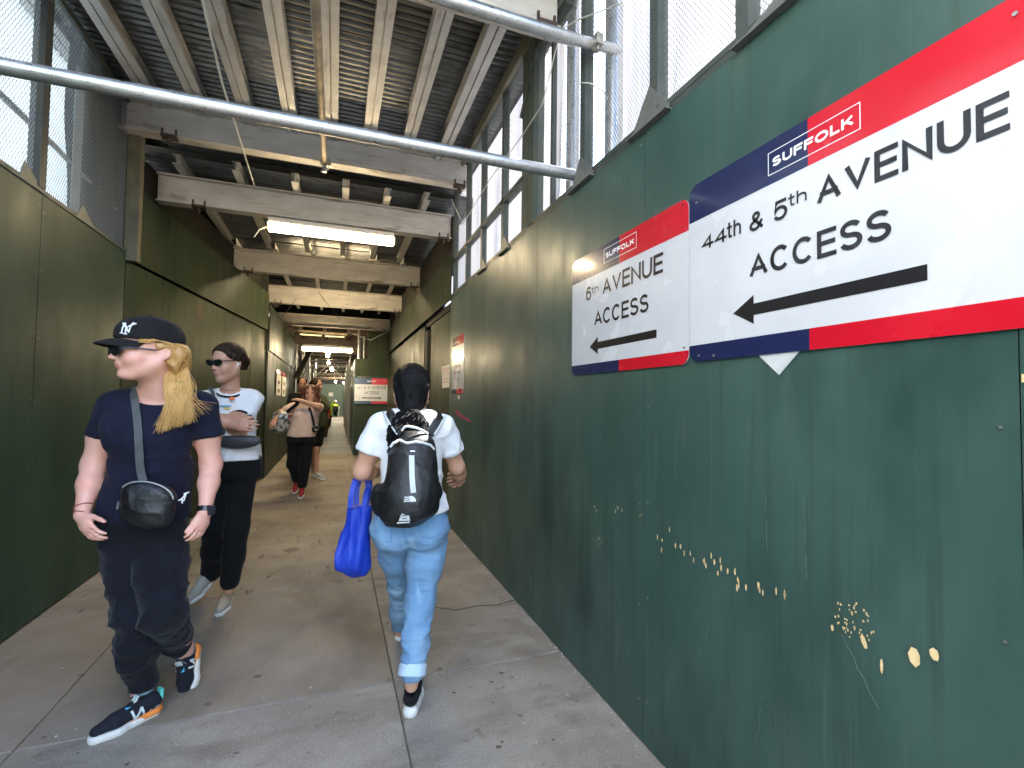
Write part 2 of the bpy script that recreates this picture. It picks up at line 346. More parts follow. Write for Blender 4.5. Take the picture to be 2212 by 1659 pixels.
# paint wear on the right wall (geometry flakes 1 mm proud of the panel)
def flake(mb, p, w_, h_, n=7, skew=0.):
    a0 = random.random(); x = XR-.0062
    mb.add([(x, p[1]-w_/2*math.cos(a0+t*2*PI/n)*random.uniform(.75, 1.1)-skew*math.sin(t*2*PI/n+a0)*h_/2, p[2]+h_/2*math.sin(a0+t*2*PI/n)*random.uniform(.8, 1.1)) for t in range(n)], [tuple(range(n))])
mb = MB()
F1 = [(1.263, 1.673, 0.899), (1.263, 1.643, 0.894), (1.263, 1.646, 0.854), (1.263, 1.597, 0.948), (1.263, 1.561, 0.896), (1.263, 1.532, 0.901), (1.263, 1.511, 0.881), (1.263, 1.478, 0.891), (1.263, 1.460, 0.871),
      (1.263, 1.408, 0.884), (1.263, 1.396, 0.871), (1.263, 1.371, 0.914), (1.263, 1.356, 0.897), (1.263, 1.328, 0.912), (1.263, 1.324, 0.888), (1.263, 1.339, 0.864), (1.263, 1.295, 0.886), (1.263, 1.263, 0.894), (1.263, 1.251, 0.872), (1.263, 1.255, 0.844),
      (1.263, 1.217, 0.859), (1.263, 1.170, 0.883), (1.263, 1.152, 0.867), (1.263, 1.164, 0.869), (1.263, 1.104, 0.889), (1.263, 1.075, 0.890), (1.263, 0.930, 0.857)]
for p in F1: flake(mb, p, random.uniform(.006, .011), random.uniform(.014, .028))
for p in [(1.263, 1.247, 0.859), (1.263, 1.166, 0.879), (1.263, 1.403, 0.885), (1.263, 1.075, 0.890)]: flake(mb, p, .006, .035)
flake(mb, (1.263, 0.848, 0.860), .016, .035, skew=-.3); flake(mb, (1.263, 0.807, 0.820), .008, .038); flake(mb, (1.263, 0.735, 0.877), .028, .044); flake(mb, (1.263, 0.696, 0.902), .022, .028)
for p in [(1.263, 2.190, 0.916), (1.263, 2.167, 0.900), (1.263, 1.991, 0.936), (1.263, 1.971, 0.957), (1.263, 1.936, 0.952)]: flake(mb, p, .006, .02)
for p in [(1.263, 1.795, 0.958), (1.263, 1.782, 0.967)]: flake(mb, p, .006, .009)
c0 = V((1.263, 0.875, 0.900))
for k in range(48):
    r = math.sqrt(random.random())*.052; a = random.random()*6.28
    flake(mb, (0, c0.y-r*math.cos(a), c0.z+r*math.sin(a)*.95), random.uniform(.003, .006), random.uniform(.004, .009), 6)
c0 = V((1.263, 2.142, 0.755))
for k in range(26):
    r = math.sqrt(random.random())*.05; a = random.random()*6.28
    flake(mb, (0, c0.y-r*math.cos(a), c0.z+r*math.sin(a)*.5), .0035, .005, 5)
tag(mb.build('bare_wood_chips', WOODCHIP, RW), kind='stuff')
mb = MB()
for k in range(22):
    z = random.uniform(.1, 2.3); y = random.uniform(.5, 3.3); flake(mb, (0, y, z), random.uniform(.002, .004), random.uniform(.003, .009), 5)
for (a, b) in (((1.263, 1.142, 1.183), (1.263, 1.133, 1.000)), ((1.263, 1.011, 1.219), (1.263, 1.003, 0.961)), ((1.263, 0.905, 0.851), (1.263, 0.816, 0.714)), ((1.263, 1.379, 0.670), (1.263, 1.461, 0.467)), ((1.263, 1.154, 0.556), (1.263, 1.180, 0.401))):
    a, b = V(a), V(b); prev = a
    for i in range(1, 9):
        q = a.lerp(b, i/8)+V(0, random.uniform(-.004, .004), 0); 
        if random.random() < .8: mb.obox(V(XR-.006, (prev.y+q.y)/2, (prev.z+q.z)/2), (.0002, 0, 0), (0, .0008, 0), (q-prev)/2)
        prev = q
tag(mb.build('scratches', mat('scratched_paint', (.09, .13, .11), (.15, .2, .175), .6, scale=30), RW), kind='stuff')
mb = MB(); pts = [(1.263, 5.275, 1.306), (1.263, 4.938, 1.257), (1.263, 4.606, 1.238), (1.263, 4.608, 1.261), (1.263, 4.901, 1.288), (1.263, 5.234, 1.353)]
mb.add([(XR-.0063, p[1], p[2]) for p in pts], [tuple(range(6))]); mb.build('pink_spray_mark', mat('pink_spray', (.3, .02, .08), None, .6), RW)
# edge strip of raw plywood at the right frame edge joint
mb = MB()
for z in [x*.05 for x in range(2, 32)]:
    if random.random() < .25: mb.box((XR-.0065, .537, z), (XR-.0055, .5405, z+random.uniform(.01, .045)))
tag(mb.build('bare_edge', WOODCHIP, RW), kind='stuff')

# ================================================================ STEEL FRAME AND MESH SCREENS
def angle_post(mb, x, y, z0, z1, w=.05, t=.006, sx=1):
    mb.box((x-w/2, y-w/2, z0), (x+w/2, y-w/2+t, z1)); mb.box((x-w/2, y-w/2+t, z0), (x-w/2+t, y+w/2, z1))
ZT = 4.06
RS = thing('mesh_screen', (1.30, 3, 2.66), 'wire mesh screen in grey green frames above the right green wall, white sheeting behind', 'screen')
posts = []
for p, w_ in (((1.300, 1.234, 2.740), .055), ((1.300, 1.719, 2.757), .055), ((1.300, 2.367, 2.738), .055), ((1.300, 2.809, 2.721), .03), ((1.300, 3.766, 2.772), .05), ((1.300, 4.384, 2.796), .05), ((1.300, 4.949, 2.811), .05), ((1.300, 5.523, 2.881), .05)):
    if not isinstance(p, tuple): continue
    posts.append(p[1]); mb = MB(); angle_post(mb, 1.295, p[1], 2.662, ZT, w_); mb.build('post', FRAME, RS)
for y in (.1, .72): mb = MB(); angle_post(mb, 1.295, y, 2.662, ZT, .055); mb.build('post', FRAME, RS)
mb = MB(); mb.box((1.27, -1.2, 2.662), (1.335, 5.72, 2.69)); mb.box((1.268, -1.2, 2.69), (1.274, 5.72, 2.715)); mb.build('bottom_rail', FRAME, RS)
MB().box((1.27, -1.2, ZT), (1.335, 5.72, ZT+.05)).build('top_rail', FRAME, RS)
MB().box((1.27, 3.3, 3.10), (1.33, 5.7, 3.14)).build('middle_rail', FRAME, RS)
for nm, (a, b) in dict(a=(3.13, 3.30)).items():
    MB().box((1.268, 3.09, 2.70), (1.35, 3.19, ZT)).build('timber_post', mat('green_timber', (.04, .055, .04), (.06, .07, .05), .7, scale=7), RS)
    MB().box((1.272, 3.205, 2.66), (1.35, 3.32, ZT)).build('timber_post', mat('green_timber', (.04, .055, .04)), RS)
# triangular gusset plates
GUS = [((1.262, 1.743, 2.815), (1.262, 1.596, 2.661), (1.262, 1.884, 2.660)), ((1.262, 2.380, 2.808), (1.262, 2.222, 2.679), (1.262, 2.496, 2.643)), ((1.262, 3.692, 2.775), (1.262, 3.555, 2.691), (1.262, 3.783, 2.682)),
       ((1.262, 1.000, 2.724), (1.262, 0.910, 2.607), (1.262, 1.254, 2.670)), ((1.262, 4.301, 2.756), (1.262, 4.179, 2.693), (1.262, 4.421, 2.667))]
for a, b, c in GUS:
    a, b, c = V(a), V(b), V(c); b.z = c.z = 2.675; mb = MB(); mb.prism([(1.262, a.y, a.z+.03), (1.262, b.y, b.z), (1.262, c.y, c.z)], (.004, 0, 0)); 
    mb.box((1.235, min(b.y, c.y), 2.658), (1.266, max(b.y, c.y), 2.664)); mb.build('gusset_plate', mat('dusty_gusset', (.12, .13, .115), (.18, .185, .165), .55, .3, scale=12, streak=[(30., (1, 1, 1), .6, .7, (.1, .09, .07))]), RS)
def wires(x, y0, y1, z0, z1, pitch, r):
    mb = MB(); h = z1-z0; k = .62                       # diamond mesh: two families of slanted wires
    for s in (1, -1):
        y = y0-h*k
        while y < y1+h*k:
            ya, yb = y, y+h*k; za, zb = z0, z1
            if s < 0: ya, yb = yb, ya
            a, b = V(x, ya, za), V(x, yb, zb)
            def clip(a, b, lim, lo):
                if (a.y < lim) == lo and (b.y < lim) == lo: return None
                if (a.y < lim) == lo: t = (lim-a.y)/(b.y-a.y); a = a.lerp(b, t)
                elif (b.y < lim) == lo: t = (lim-a.y)/(b.y-a.y); b = a.lerp(b, t)
                return a, b
            q = clip(a, b, y0, True)
            if q: q = clip(q[0], q[1], y1, False)
            if q and (q[1]-q[0]).length > .01: mb.tube(q, r, 3, cap=False)
            y += pitch
    return mb
tag(wires(1.305, -1.0, 3.1, 2.69, ZT, .019, .0013).build('wire_mesh', WIRE, RS), kind='stuff')
tag(wires(1.305, 3.32, 5.7, 2.69, ZT, .03, .0013).build('wire_mesh', WIRE, RS), kind='stuff')
# top fascia timber of the screen along the deck
MB().box((1.24, 2.9, ZT-.02), (1.268, 5.72, ZT+.09)).build('fascia', mat('olive_timber', (.1, .095, .065), (.16, .15, .1), .7, scale=6), RS)
mb = MB(); mb.bar((1.290, 2.557, 3.895), (1.290, 2.997, 3.933), .06, .05); mb.bar((1.29,3.0,4.02),(1.29,3.35,3.6), .05,.05); mb.build('brace', FRAME, RS)
# white sheeting behind the screen
def sheet(name, label, cat, pts0, pts1, m, n=40, amp=.03, grp=None, seed=1):
    """a hung sheet between bottom line and top line, gently rippled, with thickness"""
    rr = random.Random(seed); ph = [rr.uniform(0, 6) for _ in range(6)]
    p0, p1, q0, q1 = V(pts0[0]), V(pts0[1]), V(pts1[0]), V(pts1[1]); mb = MB(); rows = 14; vs = []
    d = (p1-p0).normalized(); nn = V(-d.y, d.x, 0)
    for j in range(rows+1):
        for i in range(n+1):
            a = p0.lerp(p1, i/n).lerp(q0.lerp(q1, i/n), j/rows)
            o_ = amp*(math.sin(i*.9+ph[0]+j*.12)+.6*math.sin(i*.37+j*.5+ph[1])+.4*math.sin(i*2.1-j*.2+ph[2]))
            vs.append(a+nn*o_)
    mb.add(vs, [(j*(n+1)+i, j*(n+1)+i+1, (j+1)*(n+1)+i+1, (j+1)*(n+1)+i) for j in range(rows) for i in range(n)])
    o = mb.build(name, m, None, True, org=((p0+p1)/2)[:]); tag(o, label, cat, grp)
    md = o.modifiers.new('thickness', 'SOLIDIFY'); md.thickness = .002
    return o
sheet('white_sheeting', 'bright white translucent sheeting hung outside the right mesh screen', 'sheeting', ((1.86, -1.6, 2.2), (1.86, 3.05, 2.2)), ((1.95, -1.6, 5.2), (1.95, 3.05, 5.2)), TARP, 60, .025)
sheet('white_sheeting', 'far strip of white sheeting behind the narrow frames of the right screen', 'sheeting', ((1.5, 3.1, 2.3), (1.5, 7.2, 2.3)), ((1.52, 3.1, 4.9), (1.52, 7.2, 4.9)), TARP, 40, .012, seed=4)
# left screen
LS = thing('mesh_screen', (-1.8, 3.8, 2.73), 'mesh screen with pale blue sheeting and dark netting above the left green wall', 'screen')
MB().box((-1.84, -1, 2.728), (-1.775, 5.15, 2.755)).build('bottom_rail', FRAME, LS)
MB().box((-1.84, -1, ZT), (-1.775, 5.15, ZT+.05)).build('top_rail', FRAME, LS)
for y in (2.6, 3.82): MB().box((-1.83, y-.03, 2.755), (-1.765, y+.045, ZT)).build('post', mat('dark_post', (.03, .034, .03), (.05, .05, .045), .55), LS)
MB().box((-1.86, 4.38, 2.755), (-1.852, 4.50, 3.9)).build('flat_strip', mat('grey_strip', (.22, .22, .21), (.3, .3, .28), .6, scale=6), LS)
for a, b, c in (((-1.775, 3.654, 2.786), (-1.775, 3.605, 2.736), (-1.775, 3.885, 2.704)), ((-1.775, 4.355, 2.828), (-1.775, 4.264, 2.720), (-1.775, 4.559, 2.728))):
    a = V(a); b, c = V(b), V(c); b.z = c.z = 2.73; mb = MB(); mb.prism([(-1.772, a.y, max(a.z, 2.85)), (-1.772, b.y, b.z), (-1.772, c.y, c.z)], (-.004, 0, 0)); mb.build('gusset_plate', mat('dusty_gusset', (.14, .14, .11)), LS)
tag(wires(-1.80, 1.2, 5.15, 2.755, ZT, .025, .0016).build('wire_mesh', mat('grey_wire', (.25, .27, .28), None, .5), LS), kind='stuff')
mb = MB(); mb.tube([(-1.900, 3.492, 3.224), (-1.900, 4.252, 3.201)], .02); mb.tube([(-1.900, 4.252, 3.201), (-1.900, 5.252, 3.119)], .018); mb.build('diagonal_tube', mat('dull_tube', (.28, .26, .23), (.35, .33, .3), .5, .3), LS)
sheet('blue_sheeting', 'pale blue grey sheeting behind the left mesh screen', 'sheeting', ((-2.12, 1.0, 2.5), (-2.12, 4.95, 2.5)), ((-2.12, 1.0, 4.5), (-2.12, 4.95, 4.5)), BSHEET, 60, .015, seed=2)
sheet('dark_netting', 'dark green debris netting hanging at the far end of the left screen', 'netting', ((-1.88, 4.45, 2.74), (-1.87, 5.3, 2.74)), ((-1.9, 4.35, 4.05), (-1.87, 5.3, 4.1)), DNET, 24, .02, seed=3)
mb = MB(); mb.box((-1.80, 5.165, 2.66), (-1.70, 5.25, 3.98)); mb.build('corner_post', mat('olive_timber', (.1, .095, .065)), LS)
# columns behind the walls
tag(MB().box((1.31, -2, 0), (1.33, 5.6, 2.64)).build('leak_stop_backing', STUD, None, org=(1.32, 2, 0)), 'added dark board that stops daylight leaking past the right green wall', 'board')  # unseen board, put in against daylight leaking at the wall base
tag(MB().box((-1.86, -2, 0), (-1.84, 5.16, 2.7)).build('leak_stop_backing', STUD, None, org=(-1.85, 2, 0)), 'added dark board that stops daylight leaking past the left green wall', 'board')  # matching unseen board, put in to keep daylight from behind the left wall
def column(x, y, z0, z1, label, r=.038, brk=True):
    t = thing('scaffold_pole', (x, y, z0), label, 'pole', 'galvanised scaffold poles')
    MB().tube([(x, y, z0), (x, y, z1)], r, 20).build('tube', GALV, t, True)
    return t
column(1.43, 2.30, 0, 4.4, 'shiny galvanised pole behind the mesh, nearest to the access signs', .05)
column(1.46, 2.86, 0, 4.4, 'second galvanised pole behind the mesh, further from the signs', .045)
column(-1.9, 5.62, 0, 4.0, 'galvanised pole left of the lowest deck beams, behind the corner post', .05)
# horizontal pipes
def coupler(t, c, ax, r=.045):
    c, ax = V(c), V(ax).normalized(); s = V(0, 0, 1) if abs(ax.z) < .5 else V(1, 0, 0); q = ax.cross(s)
    mb = MB(); mb.tube([c-ax*.025, c+ax*.025], r*1.18, 14); mb.obox(c+q*r*1.3, ax*.02, q*.018, s*.03); mb.tube([c+q*r*1.2-s*.05, c+q*r*1.2+s*.05], .007, 8); mb.tube([c+q*r*1.2+s*.028, c+q*r*1.2+s*.042], .013, 6)
    mb.build('coupler', mat('zinc_coupler', (.5, .48, .42), (.3, .28, .24), .35, .8, scale=30), t, True)
P1 = thing('crossing_pipe', (0, 2.5, 2.78), 'long silver pipe crossing the whole walkway overhead, nearest the camera', 'pipe')
MB().tube([(-2.0, 2.5, 2.775), (-.5, 2.5, 2.779)], .0335, 24).build('tube', GALV, P1, True)
MB().tube([(-.5, 2.5, 2.779), (1.42, 2.5, 2.785)], .0325, 24).build('tube', GALV, P1, True)
coupler(P1, (1.38, 2.5, 2.785), (1, 0, 0), .03)
P2 = thing('crossing_pipe', (1, 2.26, 3.4), 'upper silver pipe whose end pokes through the mesh at the top', 'pipe')
MB().tube([(0.145, 2.260, 3.405), (1.156, 2.260, 3.396)], .034, 24).build('tube', GALV, P2, True)
MB().tube([(1.145, 2.260, 3.398), (1.439, 2.260, 3.410)], .029, 24).build('tube', GALV, P2, True)
coupler(P2, (1.283, 2.260, 3.402), (1, 0, -.1), .03)
P3 = thing('rusty_pipe', (-.16, 3, 3.95), 'rust streaked pipe running lengthways under the deck with a clamp at its end', 'pipe')
pa, pb = V((-0.144, 2.350, 3.420)), V((-0.158, 5.000, 3.761)); MB().tube([pa, pa.lerp(pb, .5), pb], .026, 18).build('tube', RUSTP, P3, True)
coupler(P3, V((-0.158, 5.000, 3.761)), (0, 1, 0), .032)
mb = MB(); mb.obox(V((-0.156, 4.990, 3.701)), (.018, 0, 0), (0, .03, 0), (0, 0, .03)); mb.tube([(-0.193, 4.970, 3.658), (-0.118, 4.970, 3.690)], .009, 8); mb.build('clamp_bolt', SCREW, P3)
tag(MB().tube([(-0.699, 2.750, 3.534), (-0.757, 3.600, 3.532), (-0.868, 5.720, 3.709)], .0075, 8).build('cable', PCABLE, None, True, org=(-.9, 4, 4)), 'thin pale cable hanging straight from the deck to the second beam', 'cable')
# strings and wires on the right
tag(MB().tube([(1.250, 1.957, 3.384), (1.250, 2.388, 3.633), (1.250, 2.599, 3.735), (1.250, 2.697, 3.663), (1.250, 2.893, 3.435), (1.250, 3.248, 3.417), (1.250, 4.038, 3.433), (1.250, 4.743, 3.379), (1.220, 4.908, 3.311), (1.200, 5.399, 3.775)], .004, 6).build('cord', PCABLE, None, True, org=(1.25, 3, 3.2)), 'slack pale cord strung along the right mesh screen', 'cord')
tag(MB().tube([(1.270, 2.420, 3.290), (1.270, 2.284, 3.199), (1.300, 2.197, 3.111), (1.350, 2.237, 3.099)], .004, 6).build('wire_tie', PCABLE, None, True, org=(1.3, 2.3, 3.2)), 'short wire tie looped round the screen post and silver pole', 'wire tie')

# ================================================================ DECK
YA, YB = 1.65, 5.35
DK = thing('shed_deck', (0, 3, 4.15), 'upper corrugated steel deck on pale joists over the near walkway', 'deck')
def corr(x0, x1, y0, y1, z, pitch=.068, dep=.02):
    mb = MB(); n = int((y1-y0)/pitch); vs = []
    prof = [(0, 0), (.16, 0), (.34, 1), (.66, 1), (.84, 0)]
    for i in range(n):
        for a, h in prof: vs += [(x0, y0+(i+a)*pitch, z+h*dep), (x1, y0+(i+a)*pitch, z+h*dep)]
    k = len(vs)//2
    mb.add(vs, [(2*i, 2*i+1, 2*i+3, 2*i+2) for i in range(k-1)]); return mb
JX = [-1.97, -1.59, -1.21, -.83, -.46, -.10, .255, .63, 1.0]
y0 = YA
for i, (a, b) in enumerate(((YA, 2.6), (2.6, 3.9), (3.7, YB+2.3))):
    o = corr(-2.15, 1.45, a, b, 4.17+.004*(i % 2)).build('corrugated_sheet', DECK, DK)
    md = o.modifiers.new('thickness', 'SOLIDIFY'); md.thickness = .0015
for i, x in enumerate(JX):
    mb = MB(); dz = random.uniform(-.006, .006); e = YA+random.uniform(0, .1)
    for s in (-1, 1):
        mb.box((x+s*.006, e, 4.05+dz), (x+s*.009, 5.35, 4.165)); mb.box((x+s*.009, e, 4.05+dz), (x+s*.060, 5.35, 4.056+dz)); mb.box((x+s*.009, e, 4.158), (x+s*.060, 5.35, 4.165))
        mb.box((x+s*.057, e, 4.056+dz), (x+s*.060, 5.35, 4.075+dz))
    mb.box((x-.006, e, 4.07), (x+.006, 5.35, 4.075)); mb.build('joist', JOIST, DK)
MB().box((-2.2, YA-.35, 4.19), (1.5, 7.9, 4.24)).build('deck_top', STUD, DK)
# cross beams
BEAMS = []
def beam(y, ztop, zbot, x0, x1, label, m=BEAM, clamps=True):
    t = thing('cross_beam', ((x0+x1)/2, y, zbot), label, 'beam', 'steel beams across the walkway')
    MB().box((x0, y-.006, zbot+.012), (x1, y+.006, ztop-.012)).build('web', m, t)
    mb = MB(); mb.box((x0, y-.065, zbot), (x1, y+.065, zbot+.012)); mb.build('bottom_flange', m, t)
    MB().box((x0, y-.065, ztop-.012), (x1, y+.065, ztop)).build('top_flange', m, t)
    if clamps:
        for x in (x0+.38, x1-.1):
            mb = MB(); mb.box((x-.06, y-.1, zbot-.03), (x+.06, y-.02, zbot-.004)); mb.box((x-.06, y-.082, zbot-.004), (x-.045, y-.066, zbot+.05)); mb.box((x+.045, y-.082, zbot-.004), (x+.06, y-.066, zbot+.05))
            mb.tube([(x, y-.06, zbot-.09), (x, y-.06, zbot-.03)], .011, 8); mb.tube([(x, y-.06, zbot-.06), (x, y-.06, zbot-.045)], .022, 6); mb.build('clamp', RUST, t)
    BEAMS.append(t); return t
beam(2.62, 4.05, 3.70, -2.0, 1.22, 'cross beam at the top right corner, with a rusty clamp')
beam(5.12, 4.08, 3.80, -1.84, 1.31, 'highest pale cross beam right behind the long silver pipe', m=BEAM)
beam(5.82, 3.73, 3.44, -1.76, 1.29, 'second cross beam, from which the near lamp hangs')
beam(8.2, 3.70, 3.37, -1.66, 1.30, 'third cross beam, just beyond the near lamp')
beam(10.6, 3.70, 3.35, -1.5, 1.30, 'fourth cross beam, with thin wires slung below it')
beam(13.0, 3.55, 3.25, -1.5, 1.30, 'fifth and darkest cross beam at the end of the plywood section')
# lower deck
LD = thing('shed_deck', (0, 9, 3.85), 'lower corrugated steel deck on I joists beyond the second beam', 'deck')
for i, (a, b) in enumerate(((5.55, 8.1), (8.1, 10.6), (10.6, 13.4))):
    o = corr(-2.0, 1.5, a, b, 3.835+.003*(i % 2)).build('corrugated_sheet', DECK, LD); md = o.modifiers.new('thickness', 'SOLIDIFY'); md.thickness = .0015
MB().box((-2.05, 5.6, 3.86), (1.55, 13.5, 3.92)).build('deck_top', STUD, LD)
LJ = [-1.52, -1.0, -.46, .05, .5, .93]
for i, x in enumerate(LJ):
    e = 5.50+(-.05 if i % 2 else 0)
    mb = MB(); mb.box((x-.003, e, 3.742), (x+.003, 8.15, 3.824)); mb.box((x-.036, e, 3.735), (x+.036, 8.15, 3.742)); mb.box((x-.036, e, 3.824), (x+.036, 8.15, 3.831)); mb.build('joist', JOIST, LD)
for seg in ((8.05, 10.6), (10.5, 13.4)):
    for i, x in enumerate(LJ):
        mb = MB(); x += .08; mb.box((x-.003, seg[0], 3.712), (x+.003, seg[1], 3.824)); mb.box((x-.036, seg[0], 3.705), (x+.036, seg[1], 3.712)); mb.build('joist', JOIST, LD)
tag(MB().box((-2.1, 7.95, 3.93), (1.5, 8.0, 4.2)).build('parapet_board', STUD, None, org=(0, 8, 4)), 'dark board closing the gap between the two deck levels', 'board')
tag(MB().prism([(-2.117, 6.600, 4.332), (-2.017, 6.600, 4.450), (-1.986, 6.600, 4.335)], (0, .3, 0)).build('orange_tarp', mat('orange_tarp', (.6, .12, .05), None, .6, emit=None, trans=.5), None, org=(-1.6, 6.7, 4.2)), 'small scrap of orange tarp showing above the second beam at the left', 'tarp')
# metal bits on the lower left
tag(MB().obox((-1.756, 7.400, 3.796), (.06, 0, .03), (0, .12, 0), (-.02, 0, .05)).build('pale_board', mat('pale_board', (.5, .42, .25), (.6, .5, .3), .7), None, org=(-1.45, 7.4, 3.4)), 'pale timber offcut wedged under the lower deck at the left', 'timber')

# ================================================================ LAMPS
def tube_lamp(c, L_, label, power=0, cord=True):
    c = V(c); t = thing('strip_lamp', c[:], label, 'lamp', 'fluorescent strip lamps')
    MB().box(c+V(-L_/2, -.06, .0), c+V(L_/2, .06, .055)).build('housing', mat('lamp_housing', (.7, .66, .6), None, .5), t)
    mb = MB(); prof = [(-.062, .0), (-.058, -.055), (-.035, -.08), (.035, -.08), (.058, -.055), (.062, 0)]
    vs = [c+V(sx*(L_/2-.004), a, b) for sx in (-1, 1) for a, b in prof]; n = 6
    mb.add(vs, [tuple(range(6)), tuple(range(11, 5, -1))]+[(i, i+1, 7+i, 6+i) for i in range(5)]); mb.build('diffuser', mat('lamp_glow', (.9, .8, .6), None, .4, emit=((1, .78, .47), LAMP_GLOW)) if label.startswith('glowing') else mat('lamp_glow_far', (.9, .8, .6), None, .4, emit=((1, .78, .47), 9.)), t)
    for sx in (-1, 1): MB().box(c+V(sx*(L_/2+.001)-(0.0 if sx > 0 else .014), -.064, -.06), c+V(sx*(L_/2+.001)+(0.014 if sx > 0 else 0), .064, .0)).build('end_cap', mat('lamp_cap', (.75, .6, .3), None, .4), t)
    return t
LAMP_GLOW = 5.5
t1 = tube_lamp((-0.065, 5.800, 3.358), 1.33, 'glowing strip lamp hung under the second beam, nearest the camera', 26)
t2 = tube_lamp((-0.204, 12.350, 2.667), 1.12, 'far glowing strip lamp at the mouth of the narrow passage', 30)
tube_lamp((-.1, 8.7, 3.62), 1.3, 'strip lamp tucked behind the third beam')
tube_lamp((.0, -1.2, 3.5), 1.3, 'unseen strip lamp behind the viewpoint, added for a warm reflection in the large sign', 8)  # lamp out of view, added to give the large sign its warm reflection
MB().tube([(-0.687, 5.800, 3.304), (-0.756, 5.800, 3.315), (-0.808, 5.700, 3.244), (-0.851, 5.680, 3.152)], .006, 8).build('whip_cable', PCABLE, t1, True)
MB().box((-1.0, 12.35, 2.9), (.5, 12.42, 3.0)) if 0 else None
# unlit twin tube fixture above the second lamp; its tubes carry a faint added glow
t3 = thing('strip_lamp', (-0.327, 13.600, 3.190), 'open fixture above the far lamp, its two unlit tubes given a faint glow', 'lamp', 'fluorescent strip lamps')
mb = MB(); mb.bar((-0.943, 13.600, 3.200), (0.252, 13.600, 3.175), .18, .04); mb.build('housing', mat('aged_housing', (.35, .27, .14), (.45, .36, .2), .5), t3)
MB().tube([(-0.904, 13.550, 3.112), (-0.380, 13.550, 3.107)], .018, 8).build('tube', mat('dim_tube', (.7, .6, .4), None, .3, emit=((1, .75, .35), .12)), t3, True)
MB().tube([(-0.301, 13.550, 3.099), (0.183, 13.550, 3.103)], .018, 8).build('tube', mat('dim_tube', (.7, .6, .4)), t3, True)
# bulbs on a festoon
for k, (p, r) in enumerate((((0.551, 39.500, 2.739), .08), ((-0.276, 17.000, 2.910), .085), ((-0.298, 21.000, 2.934), .07), ((-0.199, 25.000, 2.906), .1), ((-0.020, 33.000, 2.574), .07))):
    lab = ['tiny right hand bulb beside the last one, close to the end wall', 'highest hanging bulb of the festoon', 'second hanging bulb, under the highest', 'third and largest hanging bulb of the festoon', 'last tiny bulb near the end wall'][k]
    t = thing('hanging_bulb', p, lab, 'lamp', 'bulbs of the festoon in the passage')
    bm_ = bmesh.new(); bmesh.ops.create_uvsphere(bm_, u_segments=14, v_segments=10, radius=r); bmesh.ops.scale(bm_, vec=(.8, .8, 1.15), verts=bm_.verts); bmesh.ops.translate(bm_, vec=p, verts=bm_.verts)
    me = bpy.data.meshes.new('bulb'); bm_.to_mesh(me); bm_.free(); link('bulb', me, mat('bulb_glow', (.9, .9, .8), None, .4, emit=((1, .88, .6), 6.)), t, True)
    MB().tube([V(p)+V(0, 0, r*1.0), V(p)+V(0, 0, r*1.0+.25)], .02, 8).build('socket', BCABLE, t)
    l_ = bpy.data.lights.new('bulb_light', 'POINT'); l_.energy = (70, 4, 5, 8, 30)[k]; l_.color = (1, .86, .62); l_.shadow_soft_size = r*1.4
    o = bpy.data.objects.new('bulb_light', l_); COL.objects.link(o); o.parent = t; o.location = (0, 0, -r*1.7)
tag(MB().tube(catenary((-0.951, 12.900, 3.278), (1.327, 12.900, 3.286), .12)+[], .006, 6).build('sagging_wire', BCABLE, None, org=(0, 12.9, 3)), 'thin wire sagging across the passage mouth', 'wire')
tag(MB().tube([(-0.788, 10.500, 3.450), (-1.062, 10.500, 3.011)], .005, 5).build('sling_wire', BCABLE, None, org=(-.7, 10.5, 3.3)), 'left slanting wire in front of the fourth beam', 'wire')
tag(MB().tube([(-0.378, 10.500, 3.609), (0.052, 10.500, 3.090)], .005, 5).build('sling_wire', BCABLE, None, org=(-.2, 10.5, 3.3)), 'right slanting wire in front of the fourth beam', 'wire')
tag(MB().tube([(0.350, 12.900, 3.129), (0.808, 12.900, 2.977), (1.268, 12.900, 3.246), (1.611, 12.900, 3.945)], .008, 6).build('drooping_cable', PCABLE, None, True, org=(.8, 12.9, 3)), 'pale cable drooping from the fifth beam to the right wall', 'cable')

# ================================================================ FAR SCAFFOLD
def frame(y, xl, xr, zt, label):
    t = thing('braced_scaffold', (0, y, 0), label, 'scaffold', 'scaffold frames down the passage')
    g = mat('dull_galvanised', (.42, .4, .36), (.5, .48, .44), .45, .5, scale=3)
    for x in (xl, xr):
        MB().tube([(x, y, 0), (x, y, zt)], .03, 10).build('leg', g, t, True)
    MB().tube([(xl, y, zt-.08), (xr, y, zt-.08)], .026, 8).build('ledger', g, t, True)
    s = .62
    MB().tube([(xl, y, zt-.75), (xl+s, y, zt-.08)], .02, 8).build('brace', g, t, True); MB().tube([(xr, y, zt-.75), (xr-s, y, zt-.08)], .02, 8).build('brace', g, t, True)
    return t
ords = ['first', 'second', 'third', 'fourth', 'fifth', 'sixth', 'seventh', 'eighth', 'ninth']
for k, y in enumerate((16.4, 19.2, 22, 24.8, 27.6)):
    frame(y, -1.02, .42+k*.012, 2.92, ords[k]+' braced scaffold frame from the far strip lamp, down the passage')
for k, (px, y) in enumerate(((629, 15.2), (640, 15.8), (655, 17), (668, 18.5), (681, 21))):
    p = [(-1.219, 15.200, 2.256), (-1.128, 15.800, 2.293), (-1.007, 17.000, 2.364), (-0.900, 18.500, 2.452), (-0.797, 21.000, 2.595)][k]
    tag(MB().tube([(p[0], p[1], 0), (p[0], p[1], 3.6)], .04, 10).build('scaffold_pole', GALV, None, True, org=(p[0], p[1], 0)), 'upright pole standing %s in the row left of the far lamp' % ['leftmost', 'second from left', 'third from left', 'fourth from left', 'rightmost'][k], 'pole', 'galvanised scaffold poles')
